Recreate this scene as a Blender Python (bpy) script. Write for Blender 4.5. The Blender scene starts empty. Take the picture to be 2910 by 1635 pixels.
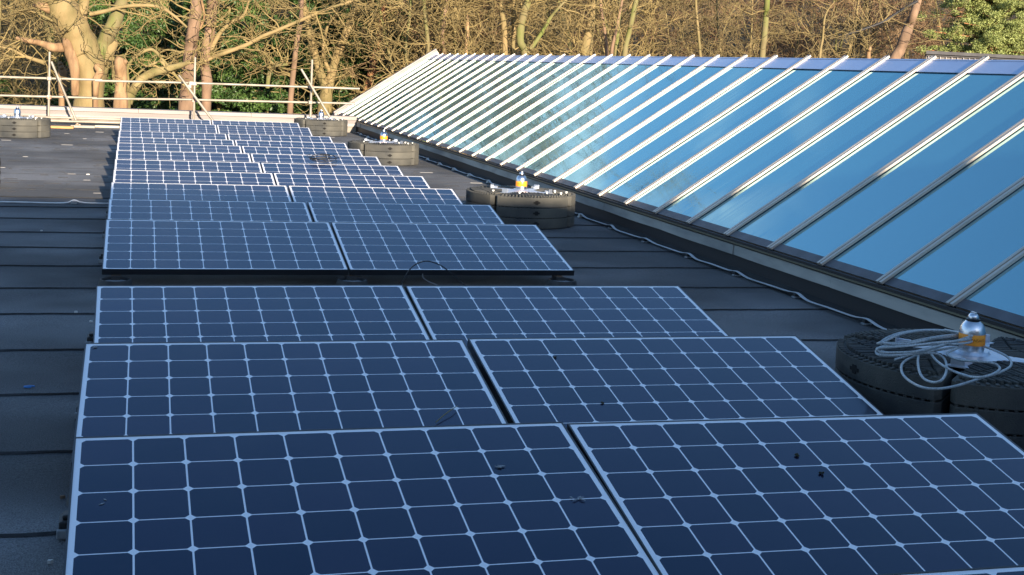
import bpy, math, random
import numpy as np
from mathutils import Vector, Matrix, noise as mnoise
R = math.radians
scene = bpy.context.scene
col = scene.collection
random.seed(7); rng = np.random.default_rng(7)

# ------------------------------------------------------------------ camera
CAM = Vector((.218413, -4.214590, 1.218737))
cam_data = bpy.data.cameras.new('camera')
cam = bpy.data.objects.new('camera', cam_data); col.objects.link(cam)
cam.location = CAM
cam.rotation_euler = (R(86.475412), R(-2.530952), R(-14.600599))
cam_data.sensor_width = 36; cam_data.sensor_fit = 'HORIZONTAL'
FPX = 3700.15
cam_data.lens = FPX*36/2910
cam_data.shift_x = 100/2910; cam_data.shift_y = -400/2910
cam_data.clip_start = .05; cam_data.clip_end = 600
scene.camera = cam
ROT = cam.rotation_euler.to_matrix()
def ray(x, y): return ROT @ Vector(((x-1355)/FPX, -(y-417.5)/FPX, -1))
def at(axis, val, x, y):            # the point on plane axis=val seen at photo pixel x, y
    d = ray(x, y); t = (val-CAM[axis])/d[axis]; return CAM+d*t

# ------------------------------------------------------------------ world and sun
SUN_EL, SUN_AZ = R(12), R(173.3)
world = bpy.data.worlds.new('World'); scene.world = world
world.use_nodes = True
wt = world.node_tree; wn = wt.nodes; wl = wt.links
bg = wn['Background']
sky = wn.new('ShaderNodeTexSky'); sky.sky_type = 'NISHITA'; sky.sun_disc = False
sky.sun_elevation = SUN_EL; sky.sun_rotation = SUN_AZ
sky.air_density = 1.0; sky.dust_density = .6; sky.ozone_density = 3.0; sky.altitude = 50
tc = wn.new('ShaderNodeTexCoord')
mp = wn.new('ShaderNodeMapping'); mp.inputs['Scale'].default_value = (5.2, 5.2, 9.5); mp.inputs['Location'].default_value = (.612, -.034, .61)
nz = wn.new('ShaderNodeTexNoise'); nz.inputs['Scale'].default_value = 1.0; nz.inputs['Detail'].default_value = 6; nz.inputs['Roughness'].default_value = .58; nz.inputs['Distortion'].default_value = .6
cr = wn.new('ShaderNodeValToRGB'); cr.color_ramp.elements[0].position = .43; cr.color_ramp.elements[1].position = .66
cr.color_ramp.elements[0].color = (0, 0, 0, 1); cr.color_ramp.elements[1].color = (.95, .95, .95, 1)
mx = wn.new('ShaderNodeMixRGB'); mx.inputs['Color2'].default_value = (6.0, 6.2, 6.2, 1)
wl.new(tc.outputs['Generated'], mp.inputs['Vector']); wl.new(mp.outputs['Vector'], nz.inputs['Vector'])
wl.new(nz.outputs['Fac'], cr.inputs['Fac'])
def vdot(v):
    q = wn.new('ShaderNodeVectorMath'); q.operation = 'DOT_PRODUCT'; q.inputs[1].default_value = v
    wl.new(tc.outputs['Generated'], q.inputs[0]); return q.outputs['Value']
def wmap(src, a, b_, c, d):
    q = wn.new('ShaderNodeMapRange'); q.interpolation_type = 'SMOOTHSTEP'
    for k, v in zip(('From Min', 'From Max', 'To Min', 'To Max'), (a, b_, c, d)): q.inputs[k].default_value = v
    wl.new(src, q.inputs['Value']); return q.outputs[0]
az_, el_ = R(5.6), R(19.5)
near_cloud = wmap(vdot((math.sin(az_)*math.cos(el_), math.cos(az_)*math.cos(el_), math.sin(el_))), .984, .996, .0, 1)
mm = wn.new('ShaderNodeMath'); mm.operation = 'MULTIPLY'; wl.new(cr.outputs['Color'], mm.inputs[0]); wl.new(near_cloud, mm.inputs[1])
wl.new(mm.outputs[0], mx.inputs['Fac'])
pale = wmap(vdot((0, 0, 1)), .10, .46, .60, 0)
ph = wn.new('ShaderNodeMixRGB'); ph.inputs['Color2'].default_value = (2.2, 3.0, 4.1, 1); wl.new(pale, ph.inputs['Fac'])
hs = wn.new('ShaderNodeHueSaturation'); hs.inputs['Saturation'].default_value = 1.02
wl.new(sky.outputs['Color'], hs.inputs['Color']); wl.new(hs.outputs['Color'], ph.inputs['Color1']); wl.new(ph.outputs['Color'], mx.inputs['Color1']); wl.new(mx.outputs['Color'], bg.inputs['Color'])
bg.inputs['Strength'].default_value = .125
sd = bpy.data.lights.new('sun', 'SUN'); sd.energy = 5.0; sd.angle = R(.5); sd.color = (1, .83, .64)
sun = bpy.data.objects.new('sun', sd); col.objects.link(sun)
sun.rotation_euler = Vector((-.17, 1.45, -.31)).to_track_quat('-Z', 'Y').to_euler()
sun.location = (3, -20, 12)
scene.view_settings.view_transform = 'Standard'; scene.view_settings.look = 'None'
scene.view_settings.gamma = 1; scene.view_settings.use_curve_mapping = False
scene.view_settings.exposure = 1.36

# ------------------------------------------------------------------ materials
def mat(name, color, rough=.6, metal=0, c2=None, scale=8, detail=4, lo=.35, hi=.65, bump=0, bscale=None, spec=.5, ior=None, coat=0, stretch=None, rand=0):
    m = bpy.data.materials.new(name); m.use_nodes = True
    nt = m.node_tree; n = nt.nodes; L = nt.links; b = n['Principled BSDF']
    b.inputs['Base Color'].default_value = (*color, 1); b.inputs['Roughness'].default_value = rough
    b.inputs['Metallic'].default_value = metal; b.inputs['Specular IOR Level'].default_value = spec
    if ior: b.inputs['IOR'].default_value = ior
    if coat: b.inputs['Coat Weight'].default_value = coat
    t = n.new('ShaderNodeTexCoord'); vec = t.outputs['Object']
    if stretch:
        g = n.new('ShaderNodeMapping'); g.inputs['Scale'].default_value = stretch; L.new(vec, g.inputs['Vector']); vec = g.outputs['Vector']
    last = None
    if c2:
        z = n.new('ShaderNodeTexNoise'); z.inputs['Scale'].default_value = scale; z.inputs['Detail'].default_value = detail; L.new(vec, z.inputs['Vector'])
        r = n.new('ShaderNodeValToRGB'); r.color_ramp.elements[0].position = lo; r.color_ramp.elements[1].position = hi
        r.color_ramp.elements[0].color = (*color, 1); r.color_ramp.elements[1].color = (*c2, 1)
        L.new(z.outputs['Fac'], r.inputs['Fac']); last = r.outputs['Color']
    if rand:
        oi = n.new('ShaderNodeObjectInfo'); h = n.new('ShaderNodeHueSaturation')
        mr = n.new('ShaderNodeMapRange'); mr.inputs['To Min'].default_value = 1-rand; mr.inputs['To Max'].default_value = 1+rand
        L.new(oi.outputs['Random'], mr.inputs['Value']); L.new(mr.outputs['Result'], h.inputs['Value'])
        h.inputs['Color'].default_value = (*color, 1)
        if last: L.new(last, h.inputs['Color'])
        last = h.outputs['Color']
    if last: L.new(last, b.inputs['Base Color'])
    if bump:
        z2 = n.new('ShaderNodeTexNoise'); z2.inputs['Scale'].default_value = bscale or scale*3; z2.inputs['Detail'].default_value = 5
        L.new(vec, z2.inputs['Vector'])
        bp = n.new('ShaderNodeBump'); bp.inputs['Strength'].default_value = bump; bp.inputs['Distance'].default_value = .01
        L.new(z2.outputs['Fac'], bp.inputs['Height']); L.new(bp.outputs['Normal'], b.inputs['Normal'])
    return m

M = {}
M['felt'] = mat('bitumen_felt', (.115, .120, .124), .9, c2=(.205, .208, .212), scale=1.1, detail=14, lo=.3, hi=.75, bump=1.0, bscale=220, spec=.3)
def felt_detail(m):                # mineral granules and old ponding stains
    nt = m.node_tree; n = nt.nodes; L = nt.links; b = n['Principled BSDF']
    src = b.inputs['Base Color'].links[0].from_socket; t = n.new('ShaderNodeTexCoord')
    def nz_(sc, det, a, c, lo, hi):
        z = n.new('ShaderNodeTexNoise'); z.inputs['Scale'].default_value = sc; z.inputs['Detail'].default_value = det; L.new(t.outputs['Object'], z.inputs['Vector'])
        r = n.new('ShaderNodeMapRange'); r.inputs['From Min'].default_value = a; r.inputs['From Max'].default_value = c; r.inputs['To Min'].default_value = lo; r.inputs['To Max'].default_value = hi
        L.new(z.outputs['Fac'], r.inputs['Value']); return r.outputs[0]
    g = nz_(190, 3, .3, .7, .55, 1.45); st = nz_(.55, 3, .42, .60, .68, 1.08)
    q = n.new('ShaderNodeMath'); q.operation = 'MULTIPLY'; L.new(g, q.inputs[0]); L.new(st, q.inputs[1])
    v = n.new('ShaderNodeVectorMath'); v.operation = 'SCALE'; L.new(src, v.inputs[0]); L.new(q.outputs[0], v.inputs['Scale']); L.new(v.outputs[0], b.inputs['Base Color'])
felt_detail(M['felt'])
M['bleed'] = mat('bitumen_bleed', (.018, .019, .020), .9, c2=(.035, .036, .038), scale=30)
M['felt_scrape'] = mat('felt_scrape', (.22, .22, .22), .8)
M['black_frame'] = mat('black_anodised', (.012, .013, .016), .35, spec=.5)
M['black_plastic'] = mat('black_plastic', (.012, .012, .012), .6, c2=(.03, .03, .03), scale=20)
M['tub_grey'] = mat('tub_grey', (.14, .16, .18), .7, c2=(.28, .29, .29), scale=40)
M['rubber'] = mat('recycled_rubber', (.026, .029, .030), .8, c2=(.130, .124, .100), scale=2.5, detail=12, lo=.36, hi=.8, bump=.4, bscale=150, rand=.15)
M['hole_shade'] = mat('painted_hole_shade', (.003, .003, .003), .9)  # near-black paints the shade of a recess that is not cut
M['alu'] = mat('brushed_aluminium', (.72, .73, .76), .28, 1, bump=.08, bscale=60)
M['alu_plate'] = mat('aluminium_plate', (.70, .73, .78), .42, .85, c2=(.55, .6, .68), scale=14)
M['orange'] = mat('orange_band', (.95, .27, .015), .4, c2=(1, .36, .025), scale=12)
M['band_text'] = mat('band_lettering', (.20, .07, .02), .6)
M['neck'] = mat('black_rubber_ring', (.01, .01, .012), .4)
M['rope'] = mat('grey_steel_rope', (.30, .33, .34), .5, .2, c2=(.50, .53, .53), scale=160, lo=.4, hi=.6)
M['cable_black'] = mat('black_cable', (.01, .01, .01), .5)
M['tape_metal'] = mat('tinned_tape', (.66, .68, .70), .5, .1, c2=(.55, .56, .56), scale=9)
M['clip'] = mat('pale_clip', (.62, .62, .58), .5)
M['galv'] = mat('galvanised_tube', (.20, .175, .135), .5, .25, c2=(.32, .29, .235), scale=3, detail=8, lo=.35, hi=.6)
M['rust'] = mat('rusty_coupler', (.32, .13, .07), .7, c2=(.48, .40, .33), scale=20)
M['board'] = mat('orange_timber', (.36, .16, .05), .8, c2=(.55, .34, .15), scale=5, stretch=(1, 12, 12))
M['coping'] = mat('pale_coping', (.19, .165, .15), .5, c2=(.28, .25, .235), scale=3.0, stretch=(.3, 3, 3), rand=0)
M['fascia_pink'] = mat('pale_fascia', (.17, .15, .145), .6, c2=(.24, .215, .205), scale=2, stretch=(.3, 3, 3))
M['mineral_upstand'] = mat('mineral_upstand', (.20, .17, .14), .9, c2=(.28, .25, .21), scale=5, detail=8, bump=.3, bscale=200)
M['bar_alu'] = mat('cream_glazing_bar', (.44, .39, .33), .45, .4, c2=(.54, .49, .42), scale=2.2, detail=10)
M['gasket'] = mat('dark_gasket', (.018, .017, .018), .6)
M['groove'] = mat('brown_groove', (.22, .15, .085), .7)
M['ridge_flash'] = mat('ridge_flashing', (.42, .48, .62), .35, .6, c2=(.46, .52, .66), scale=3)
M['sill_dark'] = mat('dark_sill', (.05, .05, .055), .5, .3, c2=(.09, .09, .1), scale=6)
M['fascia'] = mat('weathered_fascia', (.25, .245, .225), .75, c2=(.42, .40, .35), scale=2.5, detail=8, lo=.35, hi=.65, bump=.1, stretch=(2, .7, 3))
M['upstand'] = mat('black_upstand', (.008, .009, .009), .85, c2=(.018, .018, .018), scale=4, detail=8, bump=.5, bscale=120)
M['trim_gold'] = mat('olive_trim', (.30, .27, .18), .35, .6)
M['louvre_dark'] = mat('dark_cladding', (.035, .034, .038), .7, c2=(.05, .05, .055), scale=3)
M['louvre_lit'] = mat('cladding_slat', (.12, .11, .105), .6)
M['louvre_rib'] = mat('cladding_rib', (.36, .34, .36), .6)
M['brick'] = mat('tan_brick', (.32, .24, .17), .85, c2=(.42, .33, .25), scale=12, bump=.4)
M['blue_plastic'] = mat('blue_plastic', (.01, .16, .45), .5)
M['leaf_litter'] = mat('leaf_litter', (.010, .010, .006), .95, c2=(.065, .052, .028), scale=1.2, detail=12, lo=.35, hi=.7, bump=.8, bscale=6)  # litter colour darkened to paint in shade behind the trunks
M['ground'] = M['leaf_litter']
M['dropping'] = mat('dry_dropping', (.30, .32, .33), .9)
M['moss_lump'] = mat('dark_moss', (.02, .022, .008), .95, c2=(.05, .04, .02), scale=80)
M['bark_beech'] = mat('beech_bark', (.25, .18, .080), .85, c2=(.13, .11, .040), scale=3.0, detail=14, lo=.38, hi=.72, bump=1.0, bscale=16, stretch=(1, 1, .35))
M['bark_moss'] = mat('mossy_bark', (.17, .14, .065), .9, c2=(.12, .14, .03), scale=2.0, detail=8, lo=.42, hi=.62, bump=.5, bscale=20, stretch=(1, 1, .4))
M['bark_raw'] = mat('torn_wood', (.34, .215, .11), .85, c2=(.17, .10, .05), scale=6, detail=8, bump=.9, bscale=14, stretch=(1, 1, .15))
M['bark_pink'] = mat('pinkish_bark', (.235, .15, .095), .9, c2=(.14, .09, .055), scale=4, detail=8, bump=.6, bscale=18, stretch=(1, 1, .3))
M['bark_pine'] = mat('red_pine_bark', (.36, .155, .065), .9, c2=(.20, .09, .045), scale=5, detail=9, lo=.4, hi=.6, bump=.8, bscale=16, stretch=(1, 1, .35))
M['bark_olive'] = mat('olive_branch', (.26, .20, .09), .9, c2=(.13, .115, .04), scale=2, detail=5)
M['twig_gold'] = mat('golden_twigs', (.28, .21, .083), .85, c2=(.17, .13, .05), scale=.9, detail=5, lo=.35, hi=.65, rand=.2)
M['twig_brown'] = mat('brown_twigs', (.26, .195, .08), .9, c2=(.10, .078, .034), scale=.7, detail=5, lo=.35, hi=.65, rand=.25)
M['twig_red'] = mat('reddish_twigs', (.24, .16, .08), .9, c2=(.13, .07, .04), scale=.7, detail=5, rand=.15)
M['evergreen'] = mat('evergreen_leaf', (.028, .075, .014), .55, c2=(.075, .13, .028), scale=1.1, detail=6, lo=.35, hi=.65, rand=.25)
M['pine_green'] = mat('pine_needles', (.18, .22, .06), .6, c2=(.28, .32, .10), scale=1.3, detail=6, lo=.35, hi=.65, rand=.1)

# solar cell sheet : pseudo-square cells drawn from the panel's own coordinates
def cell_material():
    m = bpy.data.materials.new('solar_cell_glass'); m.use_nodes = True
    nt = m.node_tree; n = nt.nodes; L = nt.links; b = n['Principled BSDF']
    def mth(op, a, c=None, v=None):
        q = n.new('ShaderNodeMath'); q.operation = op
        for i, s in enumerate((a, c)):
            if s is None: continue
            if isinstance(s, (int, float)): q.inputs[i].default_value = s
            else: L.new(s, q.inputs[i])
        return q.outputs[0]
    t = n.new('ShaderNodeTexCoord'); s = n.new('ShaderNodeSeparateXYZ'); L.new(t.outputs['Object'], s.inputs[0])
    p = .158
    ux = mth('DIVIDE', mth('SUBTRACT', s.outputs['X'], .021), p); uy = mth('DIVIDE', mth('SUBTRACT', 0, mth('ADD', s.outputs['Y'], .020)), p)
    fx = mth('SUBTRACT', mth('FRACT', ux), .5); fy = mth('SUBTRACT', mth('FRACT', uy), .5)
    ax = mth('ABSOLUTE', fx); ay = mth('ABSOLUTE', fy)
    inx = mth('LESS_THAN', ax, .4825); iny = mth('LESS_THAN', ay, .487)
    rr = mth('LESS_THAN', mth('ADD', mth('MULTIPLY', fx, fx), mth('MULTIPLY', fy, fy)), .397)
    c = mth('MULTIPLY', mth('MULTIPLY', inx, iny), rr)
    lim = mth('MULTIPLY', mth('MULTIPLY', mth('GREATER_THAN', ux, 0), mth('LESS_THAN', ux, 10)), mth('MULTIPLY', mth('GREATER_THAN', uy, 0), mth('LESS_THAN', uy, 6)))
    c = mth('MULTIPLY', c, lim)
    # each cell a slightly different navy
    vf = n.new('ShaderNodeCombineXYZ'); L.new(mth('FLOOR', ux), vf.inputs[0]); L.new(mth('FLOOR', uy), vf.inputs[1])
    oi = n.new('ShaderNodeObjectInfo'); L.new(mth('MULTIPLY', oi.outputs['Random'], 50), vf.inputs[2])
    wn_ = n.new('ShaderNodeTexWhiteNoise'); wn_.noise_dimensions = '3D'; L.new(vf.outputs[0], wn_.inputs['Vector'])
    ramp = n.new('ShaderNodeValToRGB'); e = ramp.color_ramp.elements
    e[0].color = (.003, .0045, .014, 1); e[1].color = (.017, .013, .030, 1)
    L.new(wn_.outputs['Value'], ramp.inputs['Fac'])
    dust = n.new('ShaderNodeTexNoise'); dust.inputs['Scale'].default_value = 3; dust.inputs['Detail'].default_value = 10; L.new(t.outputs['Object'], dust.inputs['Vector'])
    dr = n.new('ShaderNodeMapRange'); dr.inputs['From Min'].default_value = .45; dr.inputs['From Max'].default_value = .85; dr.inputs['To Max'].default_value = .07; L.new(dust.outputs['Fac'], dr.inputs['Value'])
    dm = n.new('ShaderNodeMixRGB'); dm.inputs['Color2'].default_value = (.08, .08, .09, 1); L.new(dr.outputs[0], dm.inputs['Fac']); L.new(ramp.outputs['Color'], dm.inputs['Color1'])
    mxx = n.new('ShaderNodeMixRGB'); mxx.inputs['Color1'].default_value = (.92, .90, .88, 1); L.new(dm.outputs['Color'], mxx.inputs['Color2'])
    L.new(c, mxx.inputs['Fac']); L.new(mxx.outputs['Color'], b.inputs['Base Color'])
    b.inputs['Roughness'].default_value = .16; b.inputs['IOR'].default_value = 1.62; b.inputs['Specular Tint'].default_value = (.30, .60, 1, 1)
    rg = n.new('ShaderNodeMapRange'); rg.inputs['To Min'].default_value = .12; rg.inputs['To Max'].default_value = .24; L.new(dust.outputs['Fac'], rg.inputs['Value']); L.new(rg.outputs[0], b.inputs['Roughness'])
    return m
M['cells'] = cell_material()

def glass_material():
    m = bpy.data.materials.new('coated_roof_glass'); m.use_nodes = True
    n = m.node_tree.nodes; L = m.node_tree.links; b = n['Principled BSDF']
    b.inputs['Base Color'].default_value = (.03, .12, .17, 1); b.inputs['Roughness'].default_value = .035
    b.inputs['IOR'].default_value = 4.7; b.inputs['Specular Tint'].default_value = (.64, .98, 1, 1)
    t = n.new('ShaderNodeTexCoord'); z = n.new('ShaderNodeTexNoise'); z.inputs['Scale'].default_value = 1.3; z.inputs['Detail'].default_value = 1
    L.new(t.outputs['Object'], z.inputs['Vector'])
    g = n.new('ShaderNodeMapping'); g.inputs['Scale'].default_value = (.5, 14, .5); L.new(t.outputs['Object'], g.inputs['Vector'])
    z3 = n.new('ShaderNodeTexNoise'); z3.inputs['Scale'].default_value = 1.5; z3.inputs['Detail'].default_value = 8; L.new(g.outputs['Vector'], z3.inputs['Vector'])
    rr = n.new('ShaderNodeMapRange'); rr.inputs['From Min'].default_value = .35; rr.inputs['From Max'].default_value = .75; rr.inputs['To Min'].default_value = .012; rr.inputs['To Max'].default_value = .13
    L.new(z3.outputs['Fac'], rr.inputs['Value']); L.new(rr.outputs[0], b.inputs['Roughness'])
    bp = n.new('ShaderNodeBump'); bp.inputs['Strength'].default_value = .05; bp.inputs['Distance'].default_value = .02
    L.new(z.outputs['Fac'], bp.inputs['Height']); L.new(bp.outputs['Normal'], b.inputs['Normal'])
    return m
M['glass'] = glass_material()

# ------------------------------------------------------------------ mesh helpers
class MB:
    def __init__(s): s.v = []; s.f = []; s.m = []; s.mats = []
    def mi(s, m):
        if m not in s.mats: s.mats.append(m)
        return s.mats.index(m)
    def add(s, vs, fs, m):
        k = len(s.v); s.v += [tuple(q) for q in vs]; i = s.mi(m)
        for f in fs: s.f.append([a+k for a in f]); s.m.append(i)
    def box(s, x0, x1, y0, y1, z0, z1, m, mtx=None):
        vs = [Vector(q) for q in ((x0,y0,z0),(x1,y0,z0),(x1,y1,z0),(x0,y1,z0),(x0,y0,z1),(x1,y0,z1),(x1,y1,z1),(x0,y1,z1))]
        if mtx: vs = [mtx @ q for q in vs]
        s.add(vs, [(3,2,1,0),(4,5,6,7),(0,1,5,4),(1,2,6,5),(2,3,7,6),(3,0,4,7)], m)
    def tube(s, pts, r, m, n=8, cap=True):
        pts = [Vector(p) for p in pts]; N = len(pts)
        rs = r if isinstance(r, (list, tuple)) else [r]*N
        ref = None; vs = []
        for i, p in enumerate(pts):
            d = (pts[min(i+1, N-1)]-pts[max(i-1, 0)]).normalized()
            if ref is None: ref = Vector((0, 0, 1)) if abs(d.z) < .9 else Vector((1, 0, 0))
            a = d.cross(ref)
            a = a.normalized() if a.length > 1e-6 else d.orthogonal().normalized()
            b = a.cross(d); ref = b
            for k in range(n):
                t = 2*math.pi*k/n; vs.append(p+(a*math.cos(t)+b*math.sin(t))*rs[i])
        fs = [(i*n+k, i*n+(k+1) % n, (i+1)*n+(k+1) % n, (i+1)*n+k) for i in range(N-1) for k in range(n)]
        if cap: fs += [tuple(range(n-1, -1, -1)), tuple((N-1)*n+k for k in range(n))]
        s.add(vs, fs, m)
    def lathe(s, prof, m, n=24, c=(0, 0, 0)):
        vs = [(c[0]+r*math.cos(2*math.pi*k/n), c[1]+r*math.sin(2*math.pi*k/n), c[2]+z) for r, z in prof for k in range(n)]
        fs = [(i*n+k, i*n+(k+1) % n, (i+1)*n+(k+1) % n, (i+1)*n+k) for i in range(len(prof)-1) for k in range(n)]
        fs += [tuple(range(n-1, -1, -1)), tuple((len(prof)-1)*n+k for k in range(n))]
        s.add(vs, fs, m)
    def prism(s, poly, z0, z1, m, mtx=None):
        n = len(poly); vs = [Vector((x, y, z0)) for x, y in poly]+[Vector((x, y, z1)) for x, y in poly]
        if mtx: vs = [mtx @ q for q in vs]
        s.add(vs, [tuple(range(n-1, -1, -1)), tuple(range(n, 2*n))]+[(k, (k+1) % n, n+(k+1) % n, n+k) for k in range(n)], m)
    def build(s, name, parent=None, smooth=False, bevel=0):
        me = bpy.data.meshes.new(name); me.from_pydata(s.v, [], s.f)
        for m in s.mats: me.materials.append(m)
        me.polygons.foreach_set('material_index', s.m)
        if smooth: me.polygons.foreach_set('use_smooth', [True]*len(s.f))
        me.update()
        o = bpy.data.objects.new(name, me); col.objects.link(o)
        if parent: o.parent = parent
        if smooth:
            try: me.set_sharp_from_angle(angle=R(40))
            except Exception: pass
        if bevel:
            b = o.modifiers.new('bevel', 'BEVEL'); b.width = bevel; b.segments = 2; b.limit_method = 'ANGLE'; b.angle_limit = R(40)
        return o
def np_mesh(name, V, F, mats, parent=None, smooth=False, midx=None):
    me = bpy.data.meshes.new(name)
    k = F.shape[1]
    me.vertices.add(len(V)); me.vertices.foreach_set('co', V.astype(np.float32).ravel())
    me.loops.add(F.size); me.loops.foreach_set('vertex_index', F.astype(np.int32).ravel())
    me.polygons.add(len(F)); me.polygons.foreach_set('loop_start', np.arange(0, F.size, k, dtype=np.int32))
    for m in mats: me.materials.append(m)
    if midx is not None: me.polygons.foreach_set('material_index', midx.astype(np.int32))
    me.update(calc_edges=True)
    if smooth: me.polygons.foreach_set('use_smooth', np.ones(len(F), bool))
    o = bpy.data.objects.new(name, me); col.objects.link(o)
    if parent: o.parent = parent
    return o
def tag(o, label=None, cat=None, group=None, kind=None):
    if label: o['label'] = label
    if cat: o['category'] = cat
    if group: o['group'] = group
    if kind: o['kind'] = kind
    return o
def empty(name, loc=(0, 0, 0), rz=0):
    o = bpy.data.objects.new(name, None); col.objects.link(o); o.location = loc; o.rotation_euler = (0, 0, rz)
    o.empty_display_size = .2; return o
def copy_tree(o, parent=None):
    c = o.copy(); col.objects.link(c)
    if parent: c.parent = parent
    for ch in list(o.children): copy_tree(ch, c)
    return c

ROOF = -.33
# ------------------------------------------------------------------ ground, roof
g = MB()
nx, ny = 60, 50
gv = []; gf = []
for j in range(ny+1):
    for i in range(nx+1):
        x = -120+300*i/nx; y = -60+320*j/ny
        z = -4.2+max(0, (y-46))*.42+ (random.uniform(-.2, .2) if y > 30 else 0)
        z = min(z, 13)
        gv.append((x, y, z))
for j in range(ny):
    for i in range(nx): a = j*(nx+1)+i; gf.append((a, a+1, a+nx+2, a+nx+1))
g.add(gv, gf, M['ground']); o = g.build('ground', smooth=True); tag(o, kind='structure')

# felt sheets lapped across the roof, each lap 5 mm high with a wandering edge
seams = [.05, .92, 1.8, 2.71, 3.66, 4.51, 5.41, 6.3, 7.16, 8.1, 9.0, 9.87]
while seams[-1] < 23.6: seams.append(seams[-1]+random.uniform(.86, .93))
seams = [-7.9+.9*k for k in range(8)]+[-.8]+seams
seams = sorted(q for q in seams if q < 23.9)+[24.0]
rf = MB(); NX = 220; X0, X1 = -9.0, 5.0
def edge(k, ph=[random.uniform(0, 99) for _ in range(80)]):
    p = ph[k]
    return [seams[k]+.010*math.sin(2.1*x+p)+.005*math.sin(7.3*x+1.7*p)+.003*math.sin(31*x+p*3) for x in np.linspace(X0, X1, NX+1)]
E_ = [edge(k) for k in range(len(seams))]
xs = np.linspace(X0, X1, NX+1)
for k in range(len(seams)-1):
    a, b = E_[k], E_[k+1]
    vs = []; n = NX+1
    far_ = seams[k] > 10.2
    for i, x in enumerate(xs):
        w = (.0012*math.sin(5*x+k)+.0012*math.sin(13*x+2*k))*(0 if far_ else 1); h_ = .0022 if far_ else .006
        vs += [(x, a[i], ROOF+h_+w), (x, (a[i]+b[i])/2, ROOF+h_/2), (x, b[i]+.03, ROOF)]
    fs = []
    for i in range(NX):
        for q in range(2): fs.append((3*i+q, 3*i+3+q, 3*i+4+q, 3*i+1+q))
    rf.add(vs, fs, M['felt'])
    # black bitumen squeezed out at the lap
    vs = []; fs = []
    for i, x in enumerate(xs):
        wd = .005+.005*math.sin(9*x+k)+.003*math.sin(23*x+3*k)+.003*math.sin(2.3*x+5*k)
        if a[i] > 10.4: wd *= .55 if math.sin(3.7*x+k*2)+math.sin(8.3*x+k) > -.2 else .05
        wd = max(wd, .001)
        vs += [(x, a[i]-wd, ROOF+(.0006 if far_ else .0032)), (x, a[i]+.001, ROOF+(.0040 if far_ else .0105))]
    for i in range(NX): fs.append((2*i, 2*i+2, 2*i+3, 2*i+1))
    rf.add(vs, fs, M['bleed'])
# scuffs where the mineral has worn off, in short streaks along the sheets
for q in range(330):
    x = random.uniform(-2.2, 4.7); y = random.uniform(9.5, 22.5)
    if -.15 < x < 3.4: continue
    l = random.uniform(.02, .10); w = random.uniform(.002, .0065)
    m = M['felt_scrape'] if random.random() < .16 else M['bleed']
    a_ = random.uniform(-.06, .06)
    pts = [(x-l, y-l*a_), (x-l*.3, y-w), (x+l*.6, y-w*.6), (x+l, y+l*a_), (x+l*.4, y+w*.7), (x-l*.5, y+w)]
    rf.prism(pts, ROOF-.01, ROOF+.0072, m)
rf.box(X0, X1, -8, 24.2, ROOF-.5, ROOF-.02, M['felt'])
o = rf.build('flat_roof'); tag(o, kind='structure')

# building body under the roof
wb = MB(); wb.box(X0+.02, 12.0, -7.9, 24.15, -4.5, ROOF-.51, M['brick'])
o = wb.build('building_wall'); tag(o, 'tan brick walls of the single storey block under the flat roof', 'building')

# taller block behind the camera that shades the near half of the roof
tb = empty('rear_block', (0, 0, 0)); tag(tb, 'taller tan brick block standing behind the near end of the roof', 'building')
w = MB(); mt = Matrix.Translation((0, -8.6, 0)) @ Matrix.Rotation(R(-8.5), 4, 'Z')
w.box(-16, 20, -7, 0, -4.5, 3.50, M['brick'], mt); w.build('wall', tb)
w = MB(); w.box(-16.1, 20.1, -7.1, .10, 3.50, 3.62, M['coping'], mt); w.build('coping', tb)

# ------------------------------------------------------------------ solar panels
TILT = R(12.077)
PW, PL = 1.622, .988
def make_panel():
    root = empty('solar_panel')
    f = MB(); t = .006; h = .038
    f.box(0, PW, -t, 0, -h, .0015, M['black_frame']); f.box(0, PW, -PL, -PL+t, -h, .0015, M['black_frame'])
    f.box(0, t, -PL+t, -t, -h, .0015, M['black_frame']); f.box(PW-t, PW, -PL+t, -t, -h, .0015, M['black_frame'])
    f.box(0, PW, -.03, -t, -h, -h+.002, M['black_frame']); f.box(0, PW, -PL+t, -PL+.03, -h, -h+.002, M['black_frame'])
    f.build('frame', root)
    s = MB(); s.box(t, PW-t, -PL+t, -t, -.006, -.0004, M['cells']); s.build('cell_sheet', root)
    c = MB(); c.box(.74, .86, -.14, -.05, -.028, -.008, M['black_plastic']); c.build('junction_box', root)
    return root
rowY = [-1.40, 0, 1.38, 2.755, 5.52, 6.88, 8.28, 9.62, 10.98, 12.36, 13.72, 14.95, 16.45, 19.02, 20.58]
alL = {1: .644, 3: .763}; alR = {1: -.47, 2: -.31}
alL[2] = -.243
ordn = ['first row', 'second row', 'third row', 'fourth row', 'fifth row', 'sixth row', 'seventh row', 'eighth row', 'ninth row', 'tenth row', 'eleventh row', 'twelfth row', 'thirteenth row', 'farthest row']
ordn_old = ['nearest row', 'second row from the camera', 'third row from the camera', 'fourth row, just beyond the wide gap', 'fifth row', 'sixth row', 'seventh row', 'eighth row', 'ninth row', 'tenth row', 'eleventh row', 'twelfth row', 'thirteenth row, behind the second gap', 'farthest row by the parapet']
state = {1: ('dark navy panel with thin pale droppings', 'dark violet-navy panel with two lumps of moss'), 2: ('dark blue panel with a twig at its lower edge', 'dark blue panel beside the wire coil'), 3: ('mid blue panel', 'mid blue panel'),
         4: ('blue panel with its whole front edge showing', 'blue panel with a thin cable loop in front')}
proto = make_panel(); first = True
row_panels = []
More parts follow.
